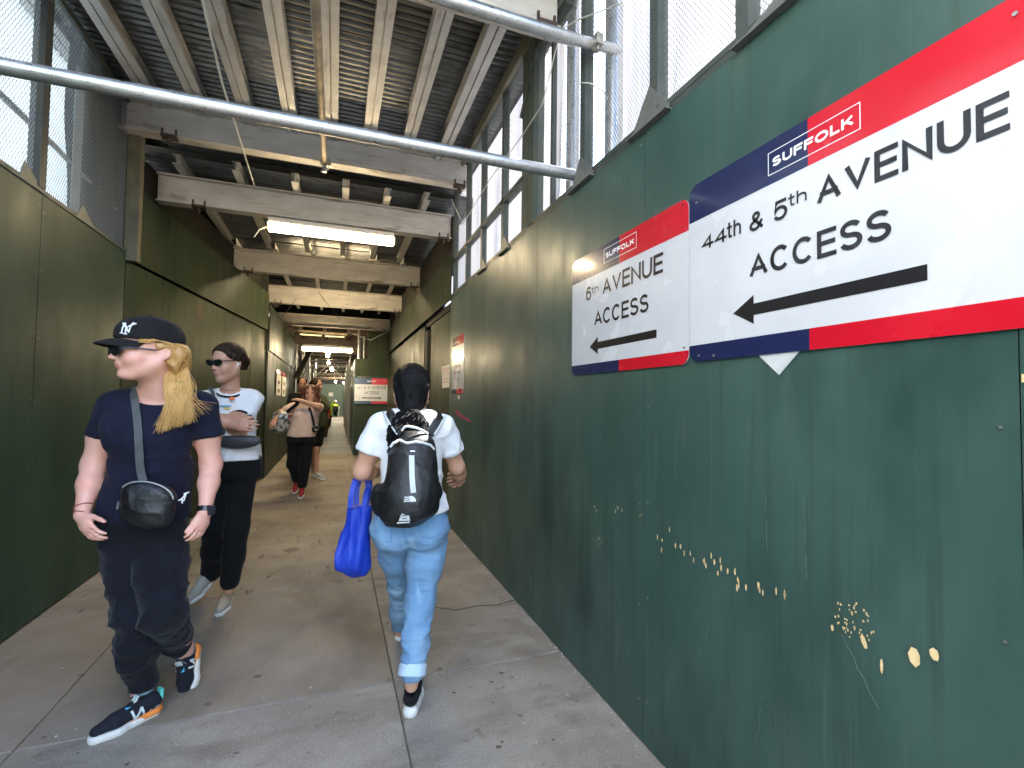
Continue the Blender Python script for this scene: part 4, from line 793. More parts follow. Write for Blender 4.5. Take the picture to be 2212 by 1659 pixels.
# ================================================================ SOLID MODELLER (signed distance field -> mesh)
_rt_ = np.random.RandomState(3).rand(64, 64, 64).astype(np.float32)
def vnoise(P, sc):
    q = P*sc; i = np.floor(q).astype(np.int64); f = (q-i).astype(np.float32); f = f*f*(3-2*f); o = 0
    for dx in (0, 1):
        for dy in (0, 1):
            for dz in (0, 1):
                wgt = (f[:, 0] if dx else 1-f[:, 0])*(f[:, 1] if dy else 1-f[:, 1])*(f[:, 2] if dz else 1-f[:, 2])
                o = o+wgt*_rt_[(i[:, 0]+dx) & 63, (i[:, 1]+dy) & 63, (i[:, 2]+dz) & 63]
    return o
def nv(v): v = np.array(v, float); return v/np.linalg.norm(v)
class SDF:
    def __init__(s, lo, hi, h):
        s.lo = np.array(lo, float); s.h = h; s.n = np.ceil((np.array(hi, float)-s.lo)/h).astype(int)+1
        s.g = np.full(s.n, .06, np.float32); s.ax = [(s.lo[i]+np.arange(s.n[i])*h).astype(np.float32) for i in range(3)]
    def _box(s, lo, hi, pad):
        a = np.maximum(np.floor((lo-pad-s.lo)/s.h).astype(int), 0); b = np.minimum(np.ceil((hi+pad-s.lo)/s.h).astype(int)+1, s.n)
        if (b <= a).any(): return None
        sl = tuple(slice(a[i], b[i]) for i in range(3))
        return sl, s.ax[0][sl[0]][:, None, None], s.ax[1][sl[1]][None, :, None], s.ax[2][sl[2]][None, None, :]
    def _put(s, sl, d, k, op):
        g = s.g[sl]
        if op == 'add':
            if k > 0: hh = np.maximum(k-np.abs(g-d), 0)/k; s.g[sl] = np.minimum(g, d)-hh*hh*k*.25
            else: s.g[sl] = np.minimum(g, d)
        else:
            d = -d
            if k > 0: hh = np.maximum(k-np.abs(g-d), 0)/k; s.g[sl] = np.maximum(g, d)+hh*hh*k*.25
            else: s.g[sl] = np.maximum(g, d)
    def cone(s, a, b, ra, rb, k=.02, w=None, q=1., op='add'):
        a, b = np.array(a, float), np.array(b, float); m = max(ra, rb)*max(q, 1)+k+.012
        r = s._box(np.minimum(a, b), np.maximum(a, b), m)
        if r is None: return s
        sl, X, Y, Z = r; d = b-a; L2 = max(float(d@d), 1e-9)
        px, py, pz = X-a[0], Y-a[1], Z-a[2]
        t = np.clip((px*d[0]+py*d[1]+pz*d[2])/L2, 0, 1)
        qx, qy, qz = px-t*d[0], py-t*d[1], pz-t*d[2]
        if w is not None:
            w = nv(w); c = (qx*w[0]+qy*w[1]+qz*w[2])*(1-1/q); qx, qy, qz = qx-c*w[0], qy-c*w[1], qz-c*w[2]
        s._put(sl, np.sqrt(qx*qx+qy*qy+qz*qz)-(ra+(rb-ra)*t), k, op); return s
    def chain(s, pts, rs, k=.02, w=None, q=1., op='add'):
        for i in range(len(pts)-1): s.cone(pts[i], pts[i+1], rs[i], rs[i+1], k, w, q if not isinstance(q, list) else q[i], op)
        return s
    def ell(s, c, r, ax=None, k=.01, op='add'):
        c = np.array(c, float); r = np.array(r, float); m = r.max()
        b = s._box(c-m, c+m, k+.012)
        if b is None: return s
        sl, X, Y, Z = b; px, py, pz = X-c[0], Y-c[1], Z-c[2]
        if ax is None: u = (px, py, pz)
        else: u = [px*e[0]+py*e[1]+pz*e[2] for e in ax]
        l = np.sqrt((u[0]/r[0])**2+(u[1]/r[1])**2+(u[2]/r[2])**2)
        l2 = np.sqrt((u[0]/r[0]**2)**2+(u[1]/r[1]**2)**2+(u[2]/r[2]**2)**2)
        s._put(sl, l*(l-1)/np.maximum(l2, 1e-6), k, op); return s
    def loft(s, secs, w, dp, k=.03, steps=6):
        """secs: (centre, half width, half depth); w/dp: width and depth axes. Smooth interpolated elliptic sections"""
        w, dp = nv(w), nv(dp); n = len(secs); P = np.array([np.r_[np.array(c, float), a, b] for c, a, b in secs])
        up = nv(np.cross(w, dp)); up = up*(1 if up[2] > 0 else -1)
        hts = P[:, :3]@up; o = np.argsort(hts); P = P[o]; hts = hts[o]
        lo = (P[:, :3]-P[:, 3:4]).min(0); hi = (P[:, :3]+P[:, 3:4]).max(0)
        r = s._box(lo, hi, k+.02); sl, X, Y, Z = r
        H = X*up[0]+Y*up[1]+Z*up[2]; Hc = np.clip(H, hts[0], hts[-1])
        def it(j):                                          # monotone smooth interpolation
            m = np.gradient(P[:, j], hts); i = np.clip(np.searchsorted(hts, Hc)-1, 0, n-2)
            h = hts[i+1]-hts[i]; t = (Hc-hts[i])/h; y0, y1 = P[i, j], P[i+1, j]; m0, m1 = m[i]*h, m[i+1]*h
            return (2*t**3-3*t*t+1)*y0+(t**3-2*t*t+t)*m0+(-2*t**3+3*t*t)*y1+(t**3-t*t)*m1
        px, py, pz = X-it(0), Y-it(1), Z-it(2); A, B = it(3), it(4)
        u = px*w[0]+py*w[1]+pz*w[2]; v = px*dp[0]+py*dp[1]+pz*dp[2]
        l = np.sqrt((u/A)**2+(v/B)**2); l2 = np.sqrt((u/A**2)**2+(v/B**2)**2); d = l*(l-1)/np.maximum(l2, 1e-5)
        e = np.maximum(H-hts[-1], hts[0]-H); d = np.where(e > 0, np.sqrt(np.maximum(d, 0)**2+e*e), d)
        s._put(sl, d.astype(np.float32), k, 'add'); return s
    def plane(s, p, n, k=.004):
        """keep what lies behind the plane (dot(x-p, n) < 0)"""
        n = nv(n); p = np.array(p, float); X, Y, Z = s.ax[0][:, None, None], s.ax[1][None, :, None], s.ax[2][None, None, :]
        s.g = np.maximum(s.g, ((X-p[0])*n[0]+(Y-p[1])*n[1]+(Z-p[2])*n[2]).astype(np.float32)); return s
    def cutplane_near(s, p, n, c, r):
        """plane cut that works only within radius r of c"""
        c = np.array(c, float); b = s._box(c-r, c+r, 0)
        if b is None: return s
        n = nv(n); sl, X, Y, Z = b; d = ((X-p[0])*n[0]+(Y-p[1])*n[1]+(Z-p[2])*n[2]); R2 = (X-c[0])**2+(Y-c[1])**2+(Z-c[2])**2
        s.g[sl] = np.where(R2 < r*r, np.maximum(s.g[sl], d), s.g[sl]); return s
    def mesh(s, name, disp=None):
        g = s.g; g[0] = g[-1] = .05; g[:, 0] = g[:, -1] = .05; g[:, :, 0] = g[:, :, -1] = .05
        I = g < 0; n = np.array(g.shape); m = n-1
        cnt = np.zeros(m, np.int8)
        for a in (0, 1):
            for b in (0, 1):
                for c in (0, 1): cnt += I[a:a+m[0], b:b+m[1], c:c+m[2]]
        act = (cnt > 0) & (cnt < 8); idx = np.full(m, -1, np.int64); cells = np.argwhere(act); idx[act] = np.arange(len(cells))
        acc = np.zeros((len(cells), 3)); num = np.zeros(len(cells)); ci, cj, ck = cells.T
        cor = {(a, b, c): g[ci+a, cj+b, ck+c] for a in (0, 1) for b in (0, 1) for c in (0, 1)}
        for e in range(3):
            for a in (0, 1):
                for b in (0, 1):
                    p = [0, 0, 0]; p[(e+1) % 3] = a; p[(e+2) % 3] = b; q = list(p); q[e] = 1
                    g0, g1 = cor[tuple(p)], cor[tuple(q)]; x = (g0 < 0) != (g1 < 0); t = np.where(x, g0/np.where(x, g0-g1, 1), 0)
                    v = np.array([p]*len(cells), float); v[:, e] += t; acc[x] += v[x]; num[x] += 1
        P = (cells+acc/num[:, None])*s.h+s.lo
        Q = []
        for e in range(3):
            sl0 = [slice(1, -1)]*3; sl0[e] = slice(0, -1); sl1 = list(sl0); sl1[e] = slice(1, None)
            A, B = I[tuple(sl0)], I[tuple(sl1)]; x = np.argwhere(A != B); off = np.array([1, 1, 1]); off[e] = 0; x = x+off
            ins = I[x[:, 0], x[:, 1], x[:, 2]]
            u, v = (e+1) % 3, (e+2) % 3; du = np.zeros(3, int); du[u] = 1; dv = np.zeros(3, int); dv[v] = 1
            def gi(y): return idx[y[:, 0], y[:, 1], y[:, 2]]
            a, b, c, d = gi(x-du-dv), gi(x-dv), gi(x), gi(x-du)
            q = np.stack([a, b, c, d], 1); q[~ins] = q[~ins][:, ::-1]; Q.append(q)
        Q = np.concatenate(Q); Q = Q[(Q >= 0).all(1)]
        me = bpy.data.meshes.new(name); me.vertices.add(len(P)); me.loops.add(len(Q)*4); me.polygons.add(len(Q))
        # one smoothing pass keeps voxel steps out of the shading
        for it in range(2):
            sm = np.zeros_like(P); c2 = np.zeros(len(P))
            for i in range(4):
                j = (i+1) % 4; np.add.at(sm, Q[:, i], P[Q[:, j]]); np.add.at(c2, Q[:, i], 1)
            P = P*.5+.5*sm/np.maximum(c2, 1)[:, None]
        me.vertices.foreach_set('co', P.astype(np.float32).ravel()); me.loops.foreach_set('vertex_index', Q.astype(np.int32).ravel())
        me.polygons.foreach_set('loop_start', np.arange(0, len(Q)*4, 4, dtype=np.int32)); me.update(); me.validate()
        if disp is not None:
            N = np.empty(len(P)*3, np.float32); me.vertex_normals.foreach_get('vector', N); N = N.reshape(-1, 3)
            P = P+N*disp(P, N)[:, None]; me.vertices.foreach_set('co', P.astype(np.float32).ravel()); me.update()
        return me
def folds(amp, sc=9., st=(1, 1, .45), amp2=.0, seed=0., mask=None):
    def f(P, N):
        q = P*np.array(st)+seed; w1 = vnoise(q, 3.)*.5
        a = 1-np.abs(2*vnoise(q+w1[:, None]*.35, sc)-1); b = 1-np.abs(2*vnoise(q+11.3, sc*2.1)-1)
        o = (amp*(a*a*1.4-.45)+amp*.4*(b*b-.35))*(1-.9*N[:, 2]**2)
        if mask is not None: o = o*mask(P)
        return o
    return f
def matfaces(me, fn):
    c = np.empty(len(me.polygons)*3, np.float32); me.polygons.foreach_get('center', c); c = c.reshape(-1, 3)
    me.polygons.foreach_set('material_index', fn(c).astype(np.int32)); me.update()
# ---------------------------------------------------------------- people materials
def skin(name, c1, c2): 
    m = mat(name, c1, c2, .48, scale=26, bump=.06, bscale=260., contrast=(.3, .7), streak=[(9., (1, 1, 1), .55, .8, tuple(x*y for x, y in zip(c2, (1.05, .8, .75))))])
    b = m.node_tree.nodes['Principled BSDF']; b.inputs['Subsurface Weight'].default_value = .12; b.inputs['Subsurface Radius'].default_value = (.012, .004, .002); b.inputs['Subsurface Scale'].default_value = .6
    return m
SK_A = skin('fair_skin', (.74, .41, .31), (.68, .34, .25)); SK_B = skin('tan_skin', (.58, .32, .21), (.5, .26, .165)); SK_C = skin('warm_skin', (.64, .36, .25), (.56, .30, .19)); SK_D = skin('deep_skin', (.36, .19, .11), (.3, .15, .09))
LIP = mat('lips', (.62, .26, .21), None, .45)
def cloth(name, c1, c2=None, rough=.9, **k): return mat(name, c1, c2 or tuple(x*1.35 for x in c1), rough, scale=k.pop('scale', 14), bump=k.pop('bump', .25), bscale=k.pop('bscale', 45.), bstretch=k.pop('bstretch', (1, 1, .35)), weave=k.pop('weave', 700.), sheen=k.pop('sheen', .03), spec=.25, **k)
C_NAVY = cloth('navy_jersey', (.006, .007, .019)); C_PANT = cloth('black_tracksuit', (.003, .0035, .006), (.006, .007, .013), sheen=.08); C_WHITE = cloth('white_jersey', (.74, .74, .75), (.8, .8, .8), bump=.25, bscale=30.)
C_BLACK = cloth('black_cotton', (.0045, .0045, .005), sheen=.05); C_CAP = cloth('black_cap_cotton', (.008, .007, .0075), (.014, .012, .013), weave=900.)
C_DENIM = cloth('light_blue_denim', (.13, .255, .42), (.20, .34, .51), scale=5., bump=.3, streak=[(2.5, (1, 1, .5), .5, .72, (.29, .43, .58)), (50., (1, 1, .25), .55, .75, (.15, .27, .41)), (9., (1, 1, .3), .6, .75, (.33, .46, .60))])
C_CUFF = cloth('denim_cuff', (.42, .56, .68), (.5, .63, .74)); C_PEACH = cloth('peach_cotton', (.66, .46, .36), (.74, .54, .44)); C_OLIVE = cloth('olive_cotton', (.07, .07, .035)); C_RED = cloth('orange_red_vest', (.6, .05, .02)); C_HIVIS = mat('hi_vis_yellow', (.45, .8, .03), (.38, .7, .02), .7, scale=9)
C_BAG = mat('black_nylon', (.006, .006, .0065), (.011, .011, .012), .42, scale=7, bump=.5, bscale=26., weave=600.); C_STRAP = cloth('grey_webbing', (.07, .075, .075)); C_BLUE = mat('royal_blue_nylon', (.004, .03, .36), (.007, .045, .45), .55, scale=5, bump=.55, bscale=22., bstretch=(1, 1, .3))
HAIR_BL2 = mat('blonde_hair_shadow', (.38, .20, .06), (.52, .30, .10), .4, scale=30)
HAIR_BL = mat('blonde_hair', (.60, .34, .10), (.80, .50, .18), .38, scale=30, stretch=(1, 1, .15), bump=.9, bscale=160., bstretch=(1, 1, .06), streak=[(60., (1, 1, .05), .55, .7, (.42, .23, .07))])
HAIR_BK = mat('black_hair', (.003, .0025, .003), (.007, .006, .007), .5, spec=.16, scale=40, bump=.8, bscale=140., bstretch=(1, 1, .1)); HAIR_BR = mat('dark_brown_hair', (.016, .008, .005), (.034, .017, .009), .5, spec=.2, scale=40, bump=.8, bscale=120., bstretch=(1, 1, .15)); HAIR_AU = mat('auburn_hair', (.11, .04, .018), (.17, .07, .03), .4, scale=40, bump=.9, bscale=90.)
GLASS = mat('dark_lens', (.006, .006, .007), None, .06, coat=1.); PLAS = mat('black_plastic', (.012, .012, .012), None, .25, coat=.4); WPL = mat('white_plastic', (.8, .8, .8), None, .3)
# ---------------------------------------------------------------- anatomy
def head(s, c, f, u, sc=1., full=1., jaw=1., earx=-.013):
    """head centred at c, facing f; returns local -> world function"""
    f = nv(f); u = nv(np.array(u, float)-f*np.dot(u, f)); l = np.cross(u, f)      # l: the person's left
    c = np.array(c, float); s3 = np.array(sc, float)*np.ones(3); sc = float(s3.mean())
    def W(x, y, z): return c+f*x*s3[0]+l*y*s3[1]+u*z*s3[2]
    ax = (f, l, u)
    s.ell(W(-.012, 0, .042), np.array((.098, .076, .092))*s3, ax, k=.01)
    s.ell(W(.028, 0, -.03), np.array((.066, .06*full, .088))*s3, ax, k=.03*sc)
    for y in (-1, 1):
        s.cone(W(-.012, y*.056*full, -.045), W(.055, y*.016*jaw, -.098), .022*sc, .017*sc, k=.03*sc)
        s.ell(W(.058, y*.036*full, -.03), np.array((.028, .026, .026))*s3, ax, k=.025*sc)
    s.ell(W(.072, 0, -.098), np.array((.021, .024, .019))*s3, ax, k=.02*sc)
    s.ell(W(.073, 0, .034), np.array((.018, .052, .016))*s3, ax, k=.02*sc)
    for y in (-1, 1): s.ell(W(.103, y*.033, .008), np.array((.018, .019, .015))*s3, ax, k=.02*sc, op='sub')
    for y in (-1, 1): s.ell(W(.075, y*.031, .008), np.array((.0135, .015, .0125))*s3, ax, k=.004*sc)
    s.cone(W(.089, 0, .018), W(.108, 0, -.026), .0075*sc, .0095*sc, k=.014*sc)
    s.ell(W(.109, 0, -.0265), np.array((.0115, .011, .0095))*s3, ax, k=.006*sc)
    for y in (-1, 1): s.ell(W(.097, y*.0115, -.030), np.array((.010, .0072, .0075))*s3, ax, k=.006*sc)
    s.ell(W(.089, 0, -.055), np.array((.011, .025, .012))*s3, ax, k=.015*sc)
    s.ell(W(.0925, 0, -.0565), np.array((.0085, .0225, .0045))*s3, ax, k=.005*sc)
    s.ell(W(.0905, 0, -.068), np.array((.0085, .0195, .0054))*s3, ax, k=.005*sc)
    s.ell(W(.103, 0, -.0622), np.array((.009, .026, .0018))*s3, ax, k=.003*sc, op='sub')
    for y in (-1, 1):
        ea = (nv(f*.95+l*y*-.3), nv(l*y+f*.3), u)
        s.ell(W(earx, y*.078, -.002), np.array((.019, .0075, .031))*s3, ea, k=.006*sc)
        s.ell(W(earx+.002, y*.0855, .002), np.array((.0105, .005, .018))*s3, ea, k=.004*sc, op='sub')
        s.ell(W(earx+.007, y*.078, -.026), np.array((.009, .006, .009))*s3, ea, k=.006*sc)
    return W, ax
def hand(s, wrist, d, back, tside, L=.18, curl=.4, spread=.06, sc=1., thumb=.5, q=1.):
    """d: towards the fingers, back: out of the back of the hand, tside: towards the thumb"""
    wrist = np.array(wrist, float); d = nv(d); back = nv(np.array(back, float)-d*np.dot(back, d)); t = nv(np.array(tside, float)-d*np.dot(tside, d)-back*np.dot(tside, back))
    k = L/.18
    s.cone(wrist, wrist+d*.05*k, .020*k, .021*k, .02, w=t, q=1.45)
    s.cone(wrist+d*.045*k, wrist+d*.082*k, .0165*k, .0145*k, .02, w=t, q=2.35)
    tips = []
    for i, (o, l1) in enumerate(((.030, .070), (.010, .079), (-.011, .073), (-.030, .057))):
        a = curl*(1+.12*i); p = wrist+(d*(.083-abs(i-1.2)*.004)+t*o)*k; dr = nv(d+t*spread*(1.2-i)*.9); r = .0095*k-(i == 3)*.0012
        for j, fr in enumerate((.45, .3, .25)):
            a_ = a*(.55+.8*j); dd = dr*math.cos(a_)-back*math.sin(a_); n_ = p+dd*l1*fr*k
            s.cone(p, n_, r, r*.9, .004); p = n_; r *= .9
        tips.append(p)
    p = wrist+(d*.022+t*.022-back*.004)*k; r = .0125*k
    for j, (l1, a_) in enumerate(((.042, thumb), (.032, thumb*.72), (.026, thumb*.5))):
        dd = nv(d*math.cos(a_)+t*math.sin(a_)-back*.25*curl*(1+j)); n_ = p+dd*l1*k; s.cone(p, n_, r, r*.88, .012 if j == 0 else .005); p = n_; r *= .88
    return tips
def shoe(t, heel, toe, up, m_up, m_sole, sole=.026, h=.004, wd=1., collar=.075, name='shoe', lace=None, slip=False, laccol=None):
    heel, toe = np.array(heel, float), np.array(toe, float); f = nv(toe-heel); L = np.linalg.norm(toe-heel); u = nv(np.array(up, float)-f*np.dot(up, f)); l = np.cross(u, f)
    def W(x, y, z): return heel+f*x*L/.26+l*y*wd+u*(z+sole)
    pts = np.array([W(x, y, z) for x in (-.01, .27) for y in (-.055, .055) for z in (-.04, .15)])
    s = SDF(pts.min(0)-.02, pts.max(0)+.02, h)
    s.chain([W(.032, 0, .03), W(.1, .0, .03), W(.17, .004, .022), W(.232, .002, .014)], [.030, .033, .032, .021], .015, w=l, q=1.12)
    s.cone(W(.045, 0, .035), W(.055, 0, collar), .029, .027, .02, w=f, q=1.25)
    s.cone(W(.09, 0, .045), W(.17, .002, .022), .022, .02, .02)
    s.plane(W(0, 0, .0), -u)
    s.plane(W(.05, 0, collar), u)
    if slip: s.ell(W(.055, 0, collar+.012), (.04, .026, .028), (f, l, u), op='sub', k=.008)
    me = s.mesh(name); o = link(name, me, m_up, t, True)
    s = SDF(pts.min(0)-.02, pts.max(0)+.02, h)
    z = -sole/2
    s.chain([W(.034, 0, z), W(.1, .0, z), W(.17, .004, z), W(.228, .003, z)], [.036*.93, .034, .041, .032], .02, w=l, q=1.06)
    s.plane(W(0, 0, .003), u); s.plane(W(0, 0, -sole), -u)
    so_ = link('sole', s.mesh('sole'), m_sole, o, True)
    if lace:
        mb = MB()
        for i in range(4):
            x = .10+i*.022; z_ = .066-i*.0085
            mb.tube([W(x, -.02, z_-.006), W(x+.006, 0, z_+.004), W(x+.012, .02, z_-.006)], .0035, 6); mb.tube([W(x, .02, z_-.006), W(x+.006, 0, z_+.004), W(x+.012, -.02, z_-.006)], .0035, 6)
        mb.tube([W(.1, 0, .07), W(.09, .02, .085), W(.105, .035, .07)], .003, 6); mb.tube([W(.1, 0, .07), W(.09, -.02, .085), W(.105, -.035, .068)], .003, 6)
        mb.build('laces', lace, o, True)
    return o, W, (f, l, u)
def limb(s, pts, rs, k=.03, **kw): return s.chain(pts, rs, k, **kw)
def ribbon(pts, w, t, nrm):
    """strap following pts, width w, facing nrm (one normal or a list)"""
    mb = MB(); pts = [V(p) for p in pts]; n = len(pts); vs = []
    for i, p in enumerate(pts):
        d = (pts[min(i+1, n-1)]-pts[max(i-1, 0)]).normalized(); N = V(nrm[i] if isinstance(nrm, list) else nrm); N = (N-d*N.dot(d)).normalized(); b = d.cross(N)
        for x, y in ((-1, 0), (1, 0), (1, 1), (-1, 1)): vs.append(p+b*x*w/2+N*y*t)
    fs = []
    for i in range(n-1):
        for j in range(4): k = (j+1) % 4; fs.append((i*4+j, i*4+k, (i+1)*4+k, (i+1)*4+j))
    fs += [(3, 2, 1, 0), (n*4-4, n*4-3, n*4-2, n*4-1)]
    mb.add(vs, fs); return mb
def smooth_path(pts, n=24):
    pts = [np.array(p, float) for p in pts]; P = [2*pts[0]-pts[1]]+pts+[2*pts[-1]-pts[-2]]; out = []; m = len(pts)-1
    for i in range(n+1):
        t = i/n*m; j = min(int(t), m-1); t -= j; a, b, c, d = P[j:j+4]
        out.append(.5*((2*b)+(-a+c)*t+(2*a-5*b+4*c-d)*t*t+(-a+3*b-3*c+d)*t**3))
    return out
def hairlocks(paths, r, n=5, taper=True):
    mb = MB()
    for p in paths:
        m = len(p); mb.tube(p, [r*(1-.75*(i/(m-1))**2) if taper else r for i in range(m)], n)
    return mb
def lens(W, ax, sc, y, x=.098, z=.008, rx=.03, rz=.02, tilt=.0):
    f, l, u = ax; mb = MB(); vs = []
    n = 18
    for k in range(n):
        a = 2*PI*k/n; cy, cz = rx*math.cos(a), rz*math.sin(a)*(1 if math.sin(a) < 0 else .8); vs.append(W(x-.55*abs(y+cy)**1.6-.0, y+cy, z+cz+tilt*cy*(1 if y > 0 else -1)))
    c = W(x-.55*abs(y)**1.6+.004, y, z); mb.add([tuple(v) for v in vs]+[tuple(c)], [(k, (k+1) % n, n) for k in range(n)])
    b = [v-f*.004*sc for v in vs]; mb.add([tuple(v) for v in vs]+[tuple(v) for v in b], [(k, (k+1) % n, n+(k+1) % n, n+k) for k in range(n)]+[tuple(range(2*n-1, n-1, -1))])
    return mb
def glasses(t, W, ax, sc, rx=.03, rz=.019, x=.104, z=.01, tilt=.0):
    fr = MB()
    for y in (-1, 1):
        me = lens(W, ax, sc, y*.033, x, z, rx, rz, tilt)
        me.build('lens', GLASS, g_root(t), True)
        fr.tube([W(x-.012, y*(.033+rx*.9), z+.006), W(x-.03, y*.072, z+.008), W(-.005, y*.083, z+.004)], .0028*sc, 8)
        pts = [W(x+.001-.55*abs(y*.033+rx*math.cos(a))**1.6, y*.033+rx*math.cos(a), z+rz*math.sin(a)*(1 if math.sin(a) < 0 else .8)+tilt*rx*math.cos(a)*y) for a in [i*PI/9 for i in range(19)]]
        fr.tube(pts, .0024*sc, 6)
    fr.tube([W(x-.002, -.012, z+.006), W(x+.002, 0, z+.008), W(x-.002, .012, z+.006)], .0026*sc, 6)
    fr.build('spectacle_frame', PLAS, g_root(t), True)
def g_root(t): return t

# ================================================================ PEOPLE
def eyes(t, W, ax, sc, m=None):
    for y in (-1, 1):
        b = bmesh.new(); bmesh.ops.create_uvsphere(b, u_segments=10, v_segments=8, radius=.0125*sc); bmesh.ops.translate(b, vec=V(*W(.0775, y*.031, .008)), verts=b.verts)
        me = bpy.data.meshes.new('eye'); b.to_mesh(me); b.free(); link('eye', me, mat('eye_dark', (.03, .02, .015), None, .2), t, True)
# ---------------------------------------------------------------- A: woman in black cap
A = thing('person', (-.86, 2.72, 0), 'woman in black baseball cap, wraparound sunglasses and navy T shirt walking at the left front', 'person')
YA_ = 2.66
X_, Yv = np.array((1., 0, 0)), np.array((0, 1., 0))
hc = np.array((-0.797, 2.600, 1.647)); hf = (-.83, -.55, -.02)
SA = np.array((1.22, 1.09, 1.02))
neck = [np.array((-0.773, 2.680, 1.495)), np.array((-0.791, 2.640, 1.570))]
sR, sL = np.array((-0.957, 2.700, 1.398)), np.array((-0.606, 2.720, 1.405))
eR, wR = np.array((-1.024, 2.720, 1.138)), np.array((-1.013, 2.600, 0.937))
eL, wL = np.array((-0.566, 2.740, 1.121)), np.array((-0.563, 2.640, 0.910))
trunk = [((-0.806, 2.720, 1.460), .115, .07), ((-0.796, 2.700, 1.404), .152, .1), ((-0.799, 2.680, 1.292), .160, .125), ((-0.791, 2.680, 1.206), .160, .125), ((-0.793, 2.700, 1.108), .163, .130), ((-0.817, 2.720, 0.987), .178, .137), ((-0.830, 2.740, 0.880), .186, .138)]
def shrink(tr, d): return [(c, a-d, b-d) for c, a, b in tr]
s = SDF((-1.38, 2.2, .05), (-.35, 3.25, 1.85), .0052)
s.loft(shrink(trunk, .012), X_, Yv, k=.03)
s.cone(neck[0], neck[1], .062, .056, .04); s.cone(neck[0]+(.0, .01, -.02), sR+(.05, 0, .01), .05, .045, .05); s.cone(neck[0]+(.0, .01, -.02), sL+(-.05, 0, .01), .05, .045, .05)
WA, axA = head(s, hc, hf, (0, 0, 1), SA, 1.06, 1.4, earx=-.032)
s.cone(hc+(.02, .01, -.07), neck[0], .055, .062, .04)
for sh, e, w_ in ((sR, eR, wR), (sL, eL, wL)):
    m1 = (sh+e)/2; m2 = e*.6+w_*.4
    s.chain([sh, m1, e, m2, w_], [.060, .056, .045, .042, .027], .03)
hand(s, wR, V((-0.904, 2.500, 0.783))-V((-1.013, 2.600, 0.937)), (-.75, -.6, .1), (.55, -.75, .1), L=.178, curl=.42, thumb=.75)
hand(s, wL, V((-0.582, 2.540, 0.771))-V((-0.563, 2.640, 0.910)), (.8, -.55, .0), (-.5, -.8, 0), L=.17, curl=.5, thumb=.35)
# legs stay inside the trousers
hR, kR, aR = np.array((-0.897, 2.740, 0.838)), np.array((-0.828, 2.660, 0.449)), np.array((-0.802, 2.700, 0.092))
hL, kL, aL = np.array((-0.761, 2.760, 0.823)), np.array((-0.704, 2.580, 0.491)), np.array((-0.686, 2.900, 0.173))
s.chain([hR, kR, aR, aR+(0, 0, -.05)], [.07, .048, .034, .034], .03); s.chain([hL, kL, aL, aL+(-.0, .03, -.06)], [.07, .048, .034, .034], .03)
me = s.mesh('body')
o = link('body', me, [SK_A, LIP], A, True)
f_, l_, u_ = axA
def lipfn(W, ax, sc, dx=.09):
    f_, l_, u_ = ax; c = W(0, 0, 0)
    def g(P):
        s3 = np.ones(3)*sc; q = P-c; x, y, z = q@f_/s3[0], q@l_/s3[1], q@u_/s3[2]
        return (x > .0865) & (np.abs(y) < .0225) & (z < -.0535) & (z > -.0725)
    return g
me2 = o.data; off = np.array(ORG[o.name])
matfaces(me2, lambda c: lipfn(WA, axA, SA)(c+off))
# shirt
s = SDF((-1.38, 2.2, .75), (-.35, 3.1, 1.6), .006)
s.loft(trunk, X_, Yv, k=.03)
s.cone(neck[0]+(.0, .01, -.035), sR+(.03, 0, .012), .055, .06, .06); s.cone(neck[0]+(.0, .01, -.035), sL+(-.03, 0, .012), .055, .06, .06)
for x in (-1, 1): s.ell(np.array((-0.801, 2.680, 1.303))+np.array((x*.078, -.07, -.005)), (.075, .058, .075), None, k=.08)
for sh, e in ((sR, eR), (sL, eL)):
    c = sh+(e-sh)*.52; s.cone(sh, c+(e-sh)*.12, .067, .068, .035); s.cutplane_near(c, e-sh, c+(e-sh)*.1, .105)
s.ell(np.array((-0.767, 2.620, 1.473)), (.118, .13, .062), None, k=.006, op='sub')
s.ell(np.array((-0.792, 2.700, 1.495)), (.085, .12, .06), None, k=.006, op='sub')
s.plane(np.array((-0.832, 2.740, 0.872)), (0, 0, -1))
link('t_shirt', s.mesh('t_shirt', folds(.011, 11., (1, .6, .7), seed=4)), C_NAVY, A, True)
# trousers
s = SDF((-1.3, 2.2, .1), (-.4, 3.2, 1.05), .006)
s.loft([((-0.834, 2.740, 0.919), .185, .14), ((-0.831, 2.750, 0.809), .175, .13)], X_, Yv, k=.03)
def mid(a, b, t): return a+(b-a)*t
s.chain([hR, mid(hR, kR, .5), kR, mid(kR, aR, .45), aR+(0, 0, .05)], [.108, .094, .074, .070, .056], .014)
s.chain([hL+(0, -.03, 0), mid(hL, kL, .5)+(0, -.02, 0), kL, mid(kL, aL, .5), aL+(-.025, -.04, .035)], [.108, .102, .083, .062, .048], .014)
pan = link('trousers', s.mesh('trousers', folds(.015, 11., (1, 1, 1.3), seed=9, mask=lambda P: np.clip((1.05-P[:, 2])*2.2, .25, 1.15))), C_PANT, A, True)
mb = MB(); mb.tube([aR+(0, 0, .075), aR+(0, 0, .022)], [.058, .050], 20); mb.build('trouser_cuff', C_PANT, A, True)
mb = MB(); mb.tube([aL+(-.028, -.045, .05), aL+(-.012, -.02, .01)], [.053, .047], 20); mb.build('trouser_cuff', C_PANT, A, True)
SOCK = cloth('blue_grey_sock', (.2, .3, .36), (.28, .38, .44))
MB().tube([aR+(0, 0, .05), aR+(.005, .0, -.065)], [.043, .040], 20).build('sock', SOCK, A, True); MB().tube([aL+(0, 0, .01), aL+(.0, .03, -.07)], [.042, .038], 20).build('sock', SOCK, A, True)
